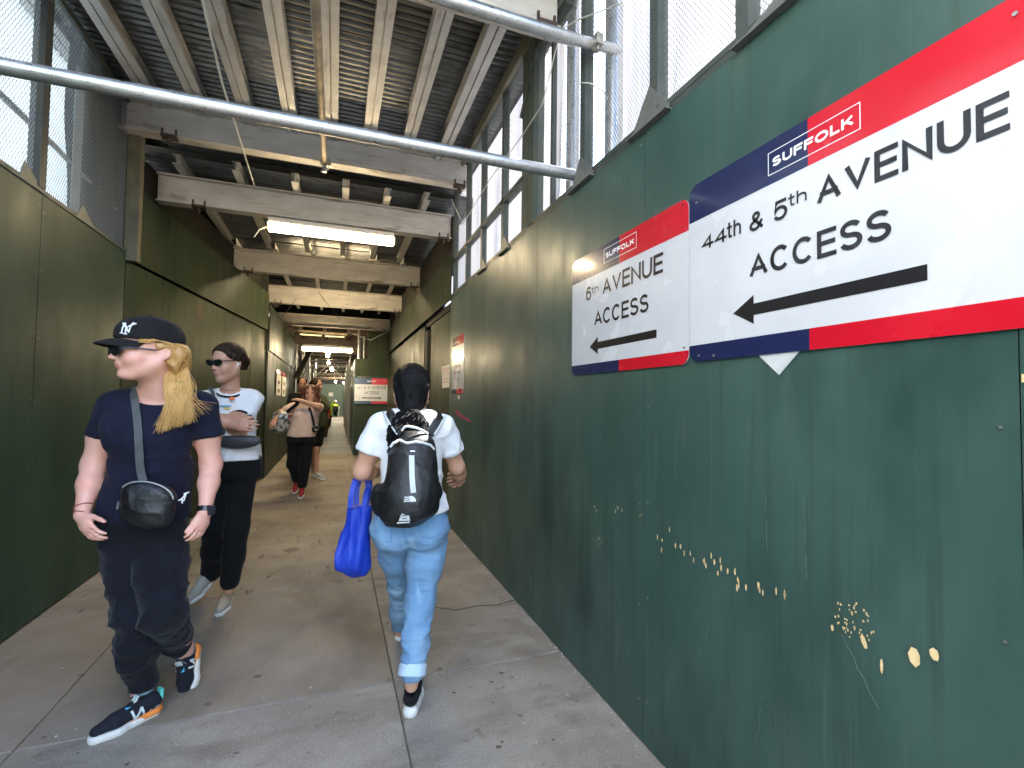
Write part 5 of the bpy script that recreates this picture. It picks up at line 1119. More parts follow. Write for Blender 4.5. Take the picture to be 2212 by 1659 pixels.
SNK = cloth('black_mesh_trainer', (.008, .009, .014), (.015, .016, .024)); SOLE = mat('off_white_sole', (.62, .6, .55), (.7, .68, .62), .6, scale=30); ORNG = mat('orange_midsole', (.8, .24, .04), None, .6); TEAL = mat('mint_tab', (.12, .6, .5), None, .6); NWH = mat('trainer_white', (.6, .68, .66), None, .5); GRYP = mat('grey_heel_panel', (.35, .34, .4), None, .7)
from mathutils.bvhtree import BVHTree
def on_surface(obj, pts, rayd, lift=.002, back=.5):
    """drop points onto obj along rayd"""
    tr = BVHTree.FromPolygons([v.co[:] for v in obj.data.vertices], [p.vertices[:] for p in obj.data.polygons])
    off = ORG[obj.name]; out = []; rd = V(rayd).normalized()
    for p in pts:
        h_, n_, i_, d_ = tr.ray_cast(V(p)-off-rd*back, rd, 2.)
        out.append((h_+off-rd*lift) if h_ is not None else V(p))
    return out
def letterN(parent, W, l, side, x0, z0, sz, m):
    for pts in ([(.05, 0), (.3, 1)], [(.3, 1), (.72, 0)], [(.72, 0), (.98, 1)]):
        q = [W(x0+(a0+(a1-a0)*t)*sz, 0, z0+(b0+(b1-b0)*t)*sz*.85) for (a0, b0), (a1, b1) in [pts] for t in (0, .25, .5, .75, 1)]
        q = on_surface(parent, q, tuple(-l*side), .001, .12)
        ribbon(q, .0085, .0025, tuple(l*side)).build('letter_stroke', m, parent)
o1, W1, ax1 = shoe(A, (-0.722, 2.694, 0.000), (-0.935, 2.524, 0.000), (0, 0, 1), SNK, SOLE, .027, .0042, 1., .070, lace=BLACK)
# her left foot, heel lifted
o2, W2, ax2 = shoe(A, np.array((-0.654, 2.990, 0.149)), np.array((-0.651, 2.850, -0.057)), (-.42, -.78, .35), SNK, SOLE, .027, .0042, 1., .068, lace=BLACK)
for (o_, W_, ax_, sd) in ((o1, W1, ax1, 1), (o2, W2, ax2, 1)):
    side = 1 if sd > 0 else -1
    for sg in (1, -1):
        letterN(o_, W_, ax_[1], sg, .075, .006, .050, NWH)
    mb = MB(); mb.obox(W_(.006, 0, .055), ax_[0]*.006, ax_[1]*.016, ax_[2]*.022); mb.build('heel_tab', TEAL, o_)
    s = SDF(W_(.05, 0, -.01)-.11, W_(.05, 0, -.01)+.11, .0045); s.chain([W_(.034, 0, -.008), W_(.11, 0, -.010)], [.037, .034], .01, w=ax_[1], q=1.09); s.plane(W_(0, 0, .008), ax_[2]); s.plane(W_(0, 0, -.016), -ax_[2]); link('midsole_insert', s.mesh('midsole_insert'), ORNG, o_, True)
    s = SDF(W_(.04, 0, .02)-.09, W_(.04, 0, .02)+.09, .0045); s.cone(W_(.030, 0, .03), W_(.055, 0, .03), .0325, .0335, .01, w=ax_[1], q=1.1); s.plane(W_(.07, 0, .0), ax_[0]); s.plane(W_(.04, 0, .034), ax_[2]-ax_[0]*.5); s.plane(W_(0, 0, .003), -ax_[2]); link('heel_panel', s.mesh('heel_panel'), GRYP, o_, True)
    MB().obox(W_(.100, 0, .077), ax_[0]*.004+ax_[2]*.002, ax_[1]*.013, ax_[2]*.012-ax_[0]*.006).build('tongue_label', NWH, o_)
    MB().obox(W_(.13, 0.012, .058), ax_[0]*.009, ax_[1]*.008, ax_[2]*.003).build('lace_tag', mat('sky_blue_tag', (.1, .5, .8), None, .5), o_)
# cap
s = SDF(hc-.24, hc+.24, .0045)
s.ell(WA(-.008, 0, .062), np.array((.111, .086, .088))*SA, axA, k=0); s.ell(WA(-.002, 0, .088), np.array((.098, .075, .074))*SA, axA, k=.02)
s.plane(WA(0, 0, .042), -(u_+f_*-.13)); s.ell(WA(-.008, 0, .04), np.array((.100, .078, .082))*SA, axA, k=.004, op='sub')
capo = link('cap', s.mesh('cap', folds(.0035, 14., (1, 1, 1), seed=2)), C_CAP, A, True)
mb = MB(); vs = []; n = 16; rows = 6
for j in range(rows+1):
    for i in range(n+1):
        a = -1.25+2.5*i/n; r0 = .104; y = math.sin(a)*.0775; x = math.cos(a)*.098; ext = .064*(math.cos(a*.98))**.8 if abs(a) < 1.5 else 0
        t_ = j/rows; vs.append(WA(x-.003+ext*t_, y*(1+.04*t_), .056-.012*t_-.019*(y/.078)**2-.012*t_*t_))
k_ = len(vs); mb.add(vs+[v-u_*.005 for v in vs], [(j*(n+1)+i, j*(n+1)+i+1, (j+1)*(n+1)+i+1, (j+1)*(n+1)+i) for j in range(rows) for i in range(n)]+[(k_+j*(n+1)+i, k_+(j+1)*(n+1)+i, k_+(j+1)*(n+1)+i+1, k_+j*(n+1)+i+1) for j in range(rows) for i in range(n)]+[(rows*(n+1)+i, rows*(n+1)+i+1, k_+rows*(n+1)+i+1, k_+rows*(n+1)+i) for i in range(n)])
mb.build('brim', C_CAP, capo, True)
mb = MB(); bb = bmesh.new(); bmesh.ops.create_uvsphere(bb, u_segments=8, v_segments=6, radius=.008); bmesh.ops.translate(bb, vec=V(*WA(-.004, 0, .162)), verts=bb.verts); mm = bpy.data.meshes.new('button'); bb.to_mesh(mm); bb.free(); link('button', mm, C_CAP, capo, True)
# interlocked NY embroidered on the cap front
ed_ = nv(f_*.86+l_*.50); e1_ = np.cross(u_, ed_); ec_ = WA(-.0, 0, .098)+ed_*.15
def st(pts, r=.0028):
    q = []
    for (a0, b0), (a1, b1) in zip(pts, pts[1:]):
        for t in (0, .25, .5, .75, 1.): q.append(ec_+e1_*(a0+(a1-a0)*t)*.024+u_*(b0+(b1-b0)*t)*.026)
    mb.tube(on_surface(capo, q, tuple(-ed_), .0015, .1), r, 6)
mb = MB()
st([(-.75, -.95), (-.6, .8)]); st([(-.6, .8), (.42, -.85)]); st([(.42, -.85), (.6, .9)]); st([(-1.0, .75), (-.1, -.05)], .0032); st([(1.05, .75), (-.1, -.05)], .0032); st([(-.1, -.05), (-.12, -1.1)], .003); st([(-.4, -1.1), (.15, -1.1)]); st([(-1, -.95), (-.5, -.95)])
mb.build('cap_emblem', mat('white_embroidery', (.75, .75, .78), None, .8), capo, True)
glasses(A, WA, axA, 1.1, rx=.037, rz=.025, x=.108, z=.004, tilt=-.05)
# blonde hair: cap of hair over the ear line and long locks in front of the left shoulder
rr = random.Random(5); 
s = SDF(hc-(.2, .25, .42), hc+(.28, .3, .2), .0055)
s.ell(WA(-.035, 0, .02), np.array((.088, .084, .082))*SA, axA, k=0); s.ell(WA(-.05, .02, -.035), np.array((.062, .074, .085))*SA, axA, k=.04)
s.plane(WA(0, 0, .046), (u_+f_*-.13)); s.plane(WA(-.015, 0, 0), f_+u_*-.65)
s.ell(WA(-.035, .092, -.016), np.array((.032, .034, .040))*SA, axA, k=.01, op='sub'); s.ell(WA(.008, -.085, -.018), np.array((.034, .034, .042))*SA, axA, k=.01, op='sub')
h1, h2, h3 = np.array((-0.700, 2.660, 1.601)), np.array((-0.670, 2.610, 1.498)), np.array((-0.656, 2.575, 1.428))
s.chain([WA(-.065, .045, .0), h1, h2, h3], [.045, .030, .026, .010], .03, w=(1, -.2, 0), q=1.5)
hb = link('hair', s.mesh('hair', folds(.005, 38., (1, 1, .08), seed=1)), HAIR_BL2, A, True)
def lock_group(n, r, m, seed, dy):
    rr = random.Random(seed); paths = []
    for i in range(n):
        a = rr.random(); xo = -1+2*a; z0 = rr.random()
        p0 = WA(-.050-.05*a, .072-.022*a, .045-.05*z0); j = lambda v: rr.uniform(-v, v)
        p1 = h1+np.array((xo*.040+j(.006), -.028+dy+j(.012), j(.01))); p2 = h2+np.array((xo*.050+j(.008), -.040+dy+j(.014), 0)); p3 = h3+np.array((xo*.046+j(.010), -.042+dy+j(.014), -.01))
        ln = .045+.05*(1-a)+.04*rr.random(); p4 = p3+np.array((xo*.020-.012+j(.012), j(.01), -ln))
        if i % 17 == 0: p4 = p4+np.array((.075, 0, .045)); p3 = p3+np.array((.025, 0, .02))
        if i % 23 == 0: p2 = p2+np.array((.02, 0, 0)); p4 = p4+np.array((.03, 0, .02))
        paths.append(smooth_path([p0, p1, p2, p3, p4], 12))
    hairlocks(paths, r, 4).build('hair_locks', m, hb, True)
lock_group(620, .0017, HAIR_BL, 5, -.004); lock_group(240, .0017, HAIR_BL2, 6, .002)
paths = []; paths2 = []
for i in range(260):
    a = rr.random(); p = smooth_path([WA(.05-.03*a, .074+.012*a, .036+.014*rr.random()), WA(.005, .090, .047+.004*a), WA(-.045, .096, .040-.012*a), WA(-.085-.01*rr.random(), .088, .02-.06*a), h1+np.array((-.02+.05*a, -.02, .02)), h2+np.array((-.03+.06*a, -.042, .0))], 14)
    (paths2 if i % 4 == 0 else paths).append(p)
hairlocks(paths, .0022, 4).build('hair_locks', HAIR_BL, hb, True); hairlocks(paths2, .0022, 4).build('hair_locks', HAIR_BL2, hb, True)
# bracelets and watch
def ring(t, c, d, r, th, m, name): 
    d = nv(d); a = nv(np.cross(d, (0, 0, 1.))) if abs(d[2]) < .95 else np.array((1., 0, 0)); b = np.cross(d, a)
    MB().tube([c+(a*math.cos(i*PI/10)+b*math.sin(i*PI/10))*r for i in range(21)], th, 6, cap=False).build(name, m, t, True)
dR = wR-eR; ring(A, wR-nv(dR)*.035, dR+np.array((.05, 0, .02)), .035, .0022, mat('cord_bracelet', (.3, .08, .07), None, .7), 'bracelet'); ring(A, wR-nv(dR)*.005, dR+np.array((-.06, 0, 0)), .034, .0022, mat('cord_bracelet', (.3, .08, .07)), 'bracelet')
dL = wL-eL; c_ = wL-nv(dL)*.012; MB().tube([c_-nv(dL)*.012, c_+nv(dL)*.012], .0345, 20).build('watch_strap', PLAS, A, True); MB().obox(c_+np.array((.028, -.022, 0)), V(.62, .62, 0)*.018, V(.7, -.7, 0)*.007, V(0, 0, .02)).build('watch_case', mat('watch_grey', (.05, .05, .055), None, .3, .5), A)
# crossbody bag
BG = thing('crossbody_bag', (-0.745, 2.500, 0.945), 'small black crossbody bag on a grey strap across the navy T shirt', 'bag')
bc = np.array((-0.759, 2.530, 0.995))
s = SDF(bc-.2, bc+.2, .0052); bw = nv((.93, -.1, -.28)); bu = nv((.28, 0, .93)); bn = np.cross(bw, bu)
s.ell(bc+bu*.03, (.105, .045, .06), (bw, bn, bu), k=0); s.ell(bc-bu*.035, (.088, .042, .075), (bw, bn, bu), k=.05); s.ell(bc+bw*.05-bu*.05, (.07, .035, .055), (bw, bn, bu), k=.04)
b_o = link('pouch', s.mesh('pouch', folds(.005, 14., (1, 1, 1), seed=6)), C_BAG, BG, True)
zp = [bc+bw*(.102*math.sin(a))+bu*(.028+.058*math.cos(a))-Yv*(.032) for a in [(-1.35+i*.17) for i in range(17)]]
MB().tube(zp, .0042, 6).build('zip', mat('grey_zip', (.22, .23, .23), None, .4, .3), b_o, True)
nS = (0, -1, 0)
stp = smooth_path([(-0.870, 2.660, 1.477), (-0.849, 2.615, 1.446), (-0.822, 2.560, 1.391), (-0.803, 2.530, 1.312), (-0.792, 2.520, 1.212), (-0.786, 2.525, 1.131), (-0.772, 2.520, 1.082)], 24)
ribbon(stp, .030, .003, nS).build('strap', C_STRAP, BG, True); ribbon(smooth_path([(-0.872, 2.660, 1.480), (-0.876, 2.700, 1.493), (-0.879, 2.760, 1.499)], 8), .03, .003, (0, -.5, 1)).build('strap', C_STRAP, BG, True)
mb = MB(); lp = [(-0.621, 2.520, 0.989), (-0.613, 2.520, 1.021), (-0.618, 2.515, 1.010), (-0.601, 2.520, 1.025)]
mb.tube(lp[:2], .003, 6); mb.tube([(-0.640, 2.520, 0.992), (-0.628, 2.520, 1.000), (-0.613, 2.520, 1.021)], .003, 6); mb.tube([(-0.628, 2.520, 1.000), (-0.626, 2.520, 0.979)], .003, 6); mb.tube([(-0.622, 2.520, 1.020), (-0.601, 2.520, 1.027)], .003, 6)
mb.build('white_print', WPL, A)
mb = MB(); mb.tube([(-0.862, 2.530, 0.999), (-0.866, 2.530, 0.966)], .004, 6); mb.build('zip_pull', SCREW, BG)

# ---------------------------------------------------------------- B: woman in ringer tee
B = thing('person', (-.74, 3.8, 0), 'woman in white ringer T shirt and black sunglasses, arms folded, behind the blonde woman', 'person')
hb_ = np.array((-0.691, 3.720, 1.681)); hfB = (-.62, -.77, -.12)
nB = [np.array((-0.683, 3.780, 1.503)), np.array((-0.682, 3.760, 1.598))]
bR, bL = np.array((-0.847, 3.800, 1.425)), np.array((-0.548, 3.800, 1.442))
ebL, wbL = np.array((-0.604, 3.700, 1.290)), np.array((-0.785, 3.560, 1.312)); ebR, wbR = np.array((-0.854, 3.700, 1.276)), np.array((-0.622, 3.600, 1.271))
trB = [((-0.692, 3.800, 1.491), .11, .07), ((-0.690, 3.800, 1.427), .148, .1), ((-0.677, 3.780, 1.303), .152, .118), ((-0.662, 3.790, 1.207), .145, .115), ((-0.647, 3.800, 1.120), .152, .126), ((-0.641, 3.800, 1.024), .166, .135)]
XB = np.array((.97, -.2, 0)); DB = np.array((.2, .97, 0))
s = SDF((-1.25, 3.35, 0.05), (-.25, 4.2, 1.85), .0065)
s.loft(shrink(trB, .012), XB, DB, k=.03); s.cone(nB[0], nB[1], .052, .047, .03)
WB, axB = head(s, hb_, hfB, (0, 0, 1), 1.03)
s.cone(hb_+(.02, .02, -.06), nB[0], .048, .052, .03)
s.chain([bL, ebL, (ebL+wbL)/2, wbL], [.05, .044, .038, .026], .03); s.chain([bR, ebR, (ebR+wbR)/2, wbR], [.05, .042, .036, .025], .03)
hand(s, wbL, wbL-ebL, (0, -1, .2), (0, 0, 1), curl=.3); hand(s, wbR, wbR-ebR, (0, -1, .2), (0, 0, 1), curl=.3)
hBL, kBL, aBL = np.array((-0.589, 3.820, 0.962)), np.array((-0.610, 3.760, 0.578)), np.array((-0.642, 3.740, 0.193)); hBR, kBR, aBR = np.array((-0.714, 3.840, 0.964)), np.array((-0.755, 3.800, 0.564)), np.array((-0.806, 4.020, 0.191))
s.chain([hBL, kBL, aBL, aBL+(0, 0, -.04)], [.06, .045, .034, .032], .02); s.chain([hBR, kBR, aBR, aBR+(0, 0, -.04)], [.06, .045, .034, .032], .02)
o = link('body', s.mesh('body'), [SK_B, LIP], B, True); off = np.array(ORG[o.name]); matfaces(o.data, lambda c: lipfn(WB, axB, 1.03)(c+off))
s = SDF((-1.25, 3.35, .9), (-.25, 4.2, 1.65), .0065)
s.loft(trB, XB, DB, k=.03); s.cone(nB[0]+(0, 0, -.03), bL+(-.02, 0, .01), .05, .05, .05); s.cone(nB[0]+(0, 0, -.03), bR+(.02, 0, .01), .05, .05, .05)
for sh, e, tt in ((bL, ebL, .78), (bR, ebR, .8)): c = sh+(e-sh)*tt; s.cone(sh, e, .066, .062, .03); s.cutplane_near(c, e-sh, c+(e-sh)*.3, .09)
s.ell(nB[0]+(0, -.03, .015), (.072, .085, .05), None, k=.004, op='sub'); s.plane(np.array((-0.641, 3.800, 1.018)), (0, 0, -1))
tee = link('t_shirt', s.mesh('t_shirt', folds(.011, 12., (1, 1, .6), seed=14)), C_WHITE, B, True)
ring(tee, nB[0]+np.array((0, -.028, -.018)), (0.05, -.45, 1), .073, .006, C_BLACK, 'collar_band')
for sh, e, tt in ((bL, ebL, .78), (bR, ebR, .8)): ring(tee, sh+(e-sh)*(tt-.02), e-sh, .0625, .0068, C_BLACK, 'cuff_band')
for nm, c, p0, r0 in (('sun_print', (.8, .2, .08), (-0.648, 3.655, 1.443), (.02, .004, .015)), ('wave_print', (.25, .5, .65), (-0.687, 3.655, 1.394), (.05, .004, .008)), ('yellow_print', (.8, .65, .15), (-0.673, 3.655, 1.378), (.026, .004, .007))):
    s = SDF(np.array(p0)-.07, np.array(p0)+.07, .005); s.ell(p0, (r0[0], .008, r0[2]), (XB, DB, (0, 0, 1)), k=0); link(nm, s.mesh(nm), cloth(nm, c, c), tee, True)
s = SDF((-1.2, 3.4, .1), (-.3, 4.3, 1.1), .007)
s.loft([((-0.649, 3.800, 1.107), .140, .112), ((-0.646, 3.810, 1.029), .163, .131), ((-0.644, 3.820, 0.900), .168, .13)], XB, DB, k=.03)
s.chain([hBL, kBL, mid(kBL, aBL, .5), aBL+(0, 0, .02)], [.092, .072, .064, .058], .04); s.chain([hBR, kBR, mid(kBR, aBR, .5), aBR], [.09, .072, .066, .06], .04)
s.plane(aBL+(0, 0, 0.0), (0, 0, -1)) if 0 else None
link('trousers', s.mesh('trousers', folds(.009, 7., seed=3)), C_BLACK, B, True)
KH = cloth('beige_suede', (.38, .34, .28), (.46, .42, .35)); shoe(B, (-0.677, 4.015, 0.000), (-0.694, 3.676, 0.000), (0, 0, 1), KH, SOLE, .022, .005, .95, .08, lace=mat('tan_lace', (.3, .25, .2), None, .8))
shoe(B, np.array((-0.796, 4.060, 0.136)), np.array((-0.913, 3.920, 0.025)), (-.25, -.5, .8), KH, SOLE, .022, .005, .95, .08)
glasses(B, WB, axB, 1.03, rx=.034, rz=.0205, x=.106, z=.012, tilt=.12)
s = SDF(hb_-.2, hb_+.2, .006)
s.ell(WB(-.018, 0, .042), np.array((.108, .087, .101))*1.03, axB, k=0); s.ell(WB(-.105, 0, .005), np.array((.05, .052, .05))*1.03, axB, k=.02)
s.plane(WB(.07, 0, .085), axB[0]*.8-axB[2]*.45, ); s.plane(WB(0, 0, -.055), -axB[2]-axB[0]*-.4)
for y in (-1, 1): s.ell(WB(.03, y*.085, -.02), (.05, .04, .05), axB, k=.01, op='sub')
hbb = link('hair', s.mesh('hair', folds(.006, 26., seed=8)), HAIR_BR, B, True)
paths = []
for i in range(70):
    a = rr.uniform(-1, 1); b_ = rr.random(); paths.append(smooth_path([WB(.06-.02*b_, a*.05, .105+.01*b_-.02*abs(a)), WB(0, a*.088, .10-.03*abs(a)), WB(-.07, a*.07, .05), WB(-.12, a*.03, .02-.03*b_), WB(-.12+.02*b_, a*.04, -.05)], 10))
hairlocks(paths, .004, 4).build('hair_locks', HAIR_BR, hbb, True)
s = SDF(WB(0, .09, 0)-.06, WB(0, .09, 0)+.06, .004); s.ell(WB(-.002, .086, -.006), (.009, .008, .009), axB, k=0); s.cone(WB(.002, .089, -.008), WB(.008, .089, -.032), .004, .0035, .004); link('earbud', s.mesh('earbud'), WPL, B, True)
WB_ = thing('belt_bag', (-0.595, 3.620, 1.156), 'dark grey belt bag slung at the waist of the woman in the ringer T shirt', 'bag')
s = SDF(np.array((-0.604, 3.640, 1.164))-.2, np.array((-0.604, 3.640, 1.164))+.2, .006); c = np.array((-0.605, 3.645, 1.164)); s.ell(c, (.145, .04, .055), (XB, DB, (0, 0, 1)), k=0); s.plane(c+(0, 0, .032), (0, 0, 1)); link('pouch', s.mesh('pouch', folds(.004, 14., seed=2)), mat('charcoal_nylon', (.03, .03, .032), (.045, .045, .048), .5, bump=.4, bscale=30.), WB_, True)
ribbon(smooth_path([(-0.503, 3.680, 1.166), (-0.489, 3.720, 1.273), (-0.493, 3.840, 1.383)], 10), .012, .003, (1, -.6, 0)).build('strap', C_BLACK, WB_, True); ribbon(smooth_path([(-0.799, 3.740, 1.519), (-0.761, 3.680, 1.469), (-0.766, 3.640, 1.399)], 8), .02, .003, (0, -1, 0)).build('strap', C_STRAP, WB_, True)
ring(B, nB[0]+np.array((0, -.01, .012)), (0, -.3, 1), .056, .002, BLACK, 'necklace')

# ---------------------------------------------------------------- C: woman with backpack, seen from behind
Cp = thing('person', (.38, 2.5, 0), 'woman with black ponytail, white T shirt and light blue jeans walking away', 'person')
XC = np.array((.985, -.17, 0)); DC = np.array((.17, .985, 0))           # width axis (image right) and away
hcC = np.array((0.381, 2.600, 1.494)); 
sl, sr = np.array((0.214, 2.560, 1.317)), np.array((0.537, 2.520, 1.310))
el, wl = np.array((0.138, 2.620, 1.077)), np.array((0.224, 2.820, 1.036)); er, wr = np.array((0.640, 2.620, 1.084)), np.array((0.711, 2.800, 0.987))
trC = [((0.377, 2.560, 1.391), .105, .07), ((0.376, 2.550, 1.351), .152, .09), ((0.377, 2.540, 1.255), .163, .11), ((0.374, 2.520, 1.125), .157, .112), ((0.375, 2.500, 1.034), .152, .112), ((0.376, 2.480, 0.944), .168, .12), ((0.383, 2.470, 0.885), .176, .125)]
s = SDF((-.05, 2.0, .03), (.95, 3.15, 1.72), .0062)
s.loft(shrink(trC, .012), XC, DC, k=.03); nk = np.array((0.378, 2.570, 1.386)); s.cone(nk, hcC+(0, 0, -.05), .052, .05, .03); s.cone(nk+(0, 0, -.02), sl+(.04, 0, .0), .045, .045, .05); s.cone(nk+(0, 0, -.02), sr+(-.04, 0, .0), .045, .045, .05)
WC, axC = head(s, hcC, (.17, .985, 0), (0, 0, 1), 1.1)
s.chain([sl, (sl+el)/2, el, (el+wl)/2, wl], [.050, .048, .042, .038, .026], .03); s.chain([sr, (sr+er)/2, er, (er+wr)/2, wr], [.055, .05, .04, .037, .026], .03)
hand(s, wl, (.45, .7, .55), (-1, 0, .2), (0, .3, 1), curl=.9); hand(s, wr, (-.1, .9, -.3), (1, 0, .2), (-.2, .3, 1), curl=.9, L=.17)
hl, kl, al = np.array((0.277, 2.490, 0.810)), np.array((0.367, 2.760, 0.424)), np.array((0.408, 3.020, 0.014)); hr, kr, ar = np.array((0.467, 2.470, 0.788)), np.array((0.416, 2.420, 0.454)), np.array((0.364, 2.300, 0.164))
s.chain([hl, kl, al, al+(0, 0, -.05)], [.07, .05, .035, .035], .02); s.chain([hr, kr, ar, ar+(0, 0, -.04)], [.07, .05, .034, .03], .02)
link('body', s.mesh('body'), SK_C, Cp, True)
s = SDF((-.05, 2.0, .75), (.95, 3.0, 1.5), .0065)
s.loft(trC, XC, DC, k=.03); s.cone(nk+(0, 0, -.03), sl+(.03, 0, .01), .052, .055, .05); s.cone(nk+(0, 0, -.03), sr+(-.03, 0, .01), .052, .055, .05)
for sh, e, tt in ((sl, el, .56), (sr, er, .60)):
    c = sh+(e-sh)*tt; s.cone(sh, sh+(e-sh)*(tt+.2), .062, .068, .035); s.cutplane_near(c, e-sh, c+(e-sh)*.12, .1)
s.ell(nk+(0, -.005, .02), (.072, .08, .035), None, k=.004, op='sub'); s.plane(np.array((0.383, 2.470, 0.876)), (0.12, 0, -1))
link('t_shirt', s.mesh('t_shirt', folds(.010, 11., (1, 1, .8), seed=21)), C_WHITE, Cp, True)
s = SDF((-.05, 2.0, .08), (.95, 3.3, 1.05), .0065)
s.loft([((0.377, 2.485, 0.931), .158, .115), ((0.371, 2.480, 0.863), .176, .13), ((0.373, 2.480, 0.781), .178, .13)], XC, DC, k=.03)
for x in (-1, 1): s.ell(np.array((0.373, 2.480, 0.781))+XC*x*.078-DC*.055, (.085, .085, .085), None, k=.05)
s.chain([hl, mid(hl, kl, .5), kl, mid(kl, al, .5), al], [.092, .078, .062, .057, .046], .04); s.chain([hr, mid(hr, kr, .5), kr, mid(kr, ar, .5), mid(kr, ar, .93)], [.096, .086, .068, .062, .054], .03)
jn = link('jeans', s.mesh('jeans', folds(.006, 12., (1, 1, 1.8), seed=31, mask=lambda P: .55+.8*np.abs(np.sin((P[:, 2]-.1)*7)))), C_DENIM, Cp, True)
s = SDF(ar-.15, ar+.18, .005); s.cone(mid(kr, ar, .86), mid(kr, ar, .975), .0625, .0655, 0); s.cutplane_near(mid(kr, ar, .985), ar-kr, ar, .2); s.cutplane_near(mid(kr, ar, .82), kr-ar, ar, .3); link('turned_cuff', s.mesh('turned_cuff', folds(.003, 20., seed=3)), C_CUFF, jn, True)
# stitched pockets and seams (thin raised seams)
SEAM = cloth('denim_seam', (.10, .2, .36), (.14, .26, .42))
def surf(px_, py_, m_=None): return None
bm_j = jn.data
for pts in ([(0.252, 2.300, 0.859), (0.255, 2.300, 0.816), (0.254, 2.300, 0.778), (0.223, 2.300, 0.777)], [(0.384, 2.300, 0.849), (0.394, 2.300, 0.800), (0.444, 2.300, 0.787), (0.511, 2.300, 0.817)], [(0.305, 2.300, 0.855), (0.314, 2.300, 0.811), (0.330, 2.300, 0.767)]):
    pp = smooth_path(pts, 14) if len(pts) == 3 else pts
    q_ = []
    for a, b in zip(pp, pp[1:]):
        for t_ in (0, .25, .5, .75): q_.append(np.array(a)+(np.array(b)-np.array(a))*t_)
    MB().tube(on_surface(jn, q_, DC), .0022, 5).build('seam', SEAM, jn, True)
shoe(Cp, (0.349, 2.251, 0.000), (.425, 2.485, 0.0), (0, 0, 1), C_BLACK, mat('white_platform_sole', (.75, .74, .7), (.66, .65, .61), .6, scale=30), .047, .0045, 1.0, .038, slip=True)
shoe(Cp, np.array((al[0]-.01, al[1]-.05, 0.0)), np.array((al[0]+.03, al[1]+.2, 0.03)), (0, 0, 1), C_BLACK, mat('white_platform_sole', (.75, .74, .7)), .047, .0055, 1.0, .05)
# hair
s = SDF(hcC-(.16, .2, .36), hcC+(.16, .16, .2), .0055)
s.ell(WC(-.018, 0, .04), np.array((.106, .086, .1))*1.1, axC, k=0); s.ell(WC(-.055, 0, -.045), np.array((.06, .068, .07))*1.1, axC, k=.04); s.cone(WC(-.085, 0, -.08), WC(-.115, .0, -.2), .04, .035, .03)
for y in (-1, 1): s.ell(WC(.03, y*.09, -.025), (.055, .04, .05), axC, k=.01, op='sub')
s.plane(WC(.07, 0, .04), axC[0]-axC[2]*.3)
hcb = link('hair', s.mesh('hair', folds(.005, 34., (1, 1, .3), seed=12)), HAIR_BK, Cp, True)
paths = []
for i in range(120):
    a = rr.uniform(-1, 1); t0 = rr.random(); p0 = WC(.05-.03*t0, a*.078*(1-.4*t0), .09+.05*t0*(1-a*a)-.07*a*a*.6)
    paths.append(smooth_path([p0, WC(-.075, a*.082, .065-.03*abs(a)), WC(-.12+.03*abs(a), a*.07, -.01), WC(-.108, a*.04, -.065), WC(-.11, a*.02, -.09)], 12))
hairlocks(paths, .0042, 4, False).build('hair_strands', HAIR_BK, hcb, True)
paths = []
for i in range(260):
    a = max(-.85, min(.85, rr.gauss(0, .5))); b_ = rr.gauss(0, .4); ph = rr.uniform(0, 6); L_ = rr.uniform(.13, .225); fr = rr.uniform(18, 28); am = rr.uniform(.005, .010); pts = []
    for j in range(46):
        t_ = j/45; z = -.085-L_*t_; sp_ = .55+1.1*math.sin(min(1, t_*1.25)*PI*.62)
        pts.append(WC(-.130-.035*t_+b_*.03*sp_-am*math.cos(ph+fr*t_), a*.062*sp_+.004+am*math.sin(ph+fr*t_), z))
    paths.append(pts)
hairlocks(paths, .0046, 5).build('curls', HAIR_BK, hcb, True)
MB().tube([WC(-.088, .0, -.068), WC(-.092, 0, -.078)], .033, 14).build('hair_tie', BLACK, hcb, True)
for y in (-1, 1): ring(Cp, WC(.0, y*.082, -.048), (1, .3*y, 0), .011, .0016, mat('gold_earring', (.7, .6, .35), None, .3, .9), 'earring')
# backpack
BP = thing('backpack', (0.331, 2.340, 1.072), 'black daypack with pale piping on the back of the woman in the white T shirt', 'backpack')
bpc = np.array((0.341, 2.360, 1.069)); bu_ = nv((0.04, .0, 1)); axP = (XC, DC, bu_)
s = SDF(bpc-(.28, .28, .36), bpc+(.26, .22, .36), .0058)
secs = [((0.373, 2.400, 1.295), .052, .04), ((0.369, 2.380, 1.251), .085, .065), ((0.358, 2.360, 1.179), .112, .085), ((0.350, 2.335, 1.083), .125, .105), ((0.343, 2.315, 0.978), .132, .115), ((0.332, 2.320, 0.912), .125, .105), ((0.320, 2.340, 0.861), .085, .075)]
s.loft(secs, XC, DC, k=.01)
s.ell(np.array((0.210, 2.400, 0.969)), (.038, .045, .08), axP, k=.04); s.ell(np.array((0.478, 2.400, 0.995)), (.03, .05, .06), axP, k=.04)
bag = link('pack_body', s.mesh('pack_body', folds(.009, 8., (1, 1, 1), seed=17)), C_BAG, BP, True)
def on_bag(pts, lift=.002): 
    q_ = []
    for a, b in zip(pts, pts[1:]):
        for t_ in (0, .2, .4, .6, .8): q_.append(np.array(a)+(np.array(b)-np.array(a))*t_)
    return on_surface(bag, q_+[pts[-1]], DC, lift)
LG = cloth('pale_grey_trim', (.5, .53, .52), (.6, .62, .6)); 
MB().tube(on_bag([(0.244, 2.300, 1.229), (0.258, 2.300, 1.248), (0.284, 2.300, 1.257), (0.322, 2.300, 1.245), (0.361, 2.300, 1.251), (0.398, 2.300, 1.246), (0.432, 2.300, 1.234), (0.450, 2.300, 1.214)]), .0062, 8).build('piping', LG, bag, True)
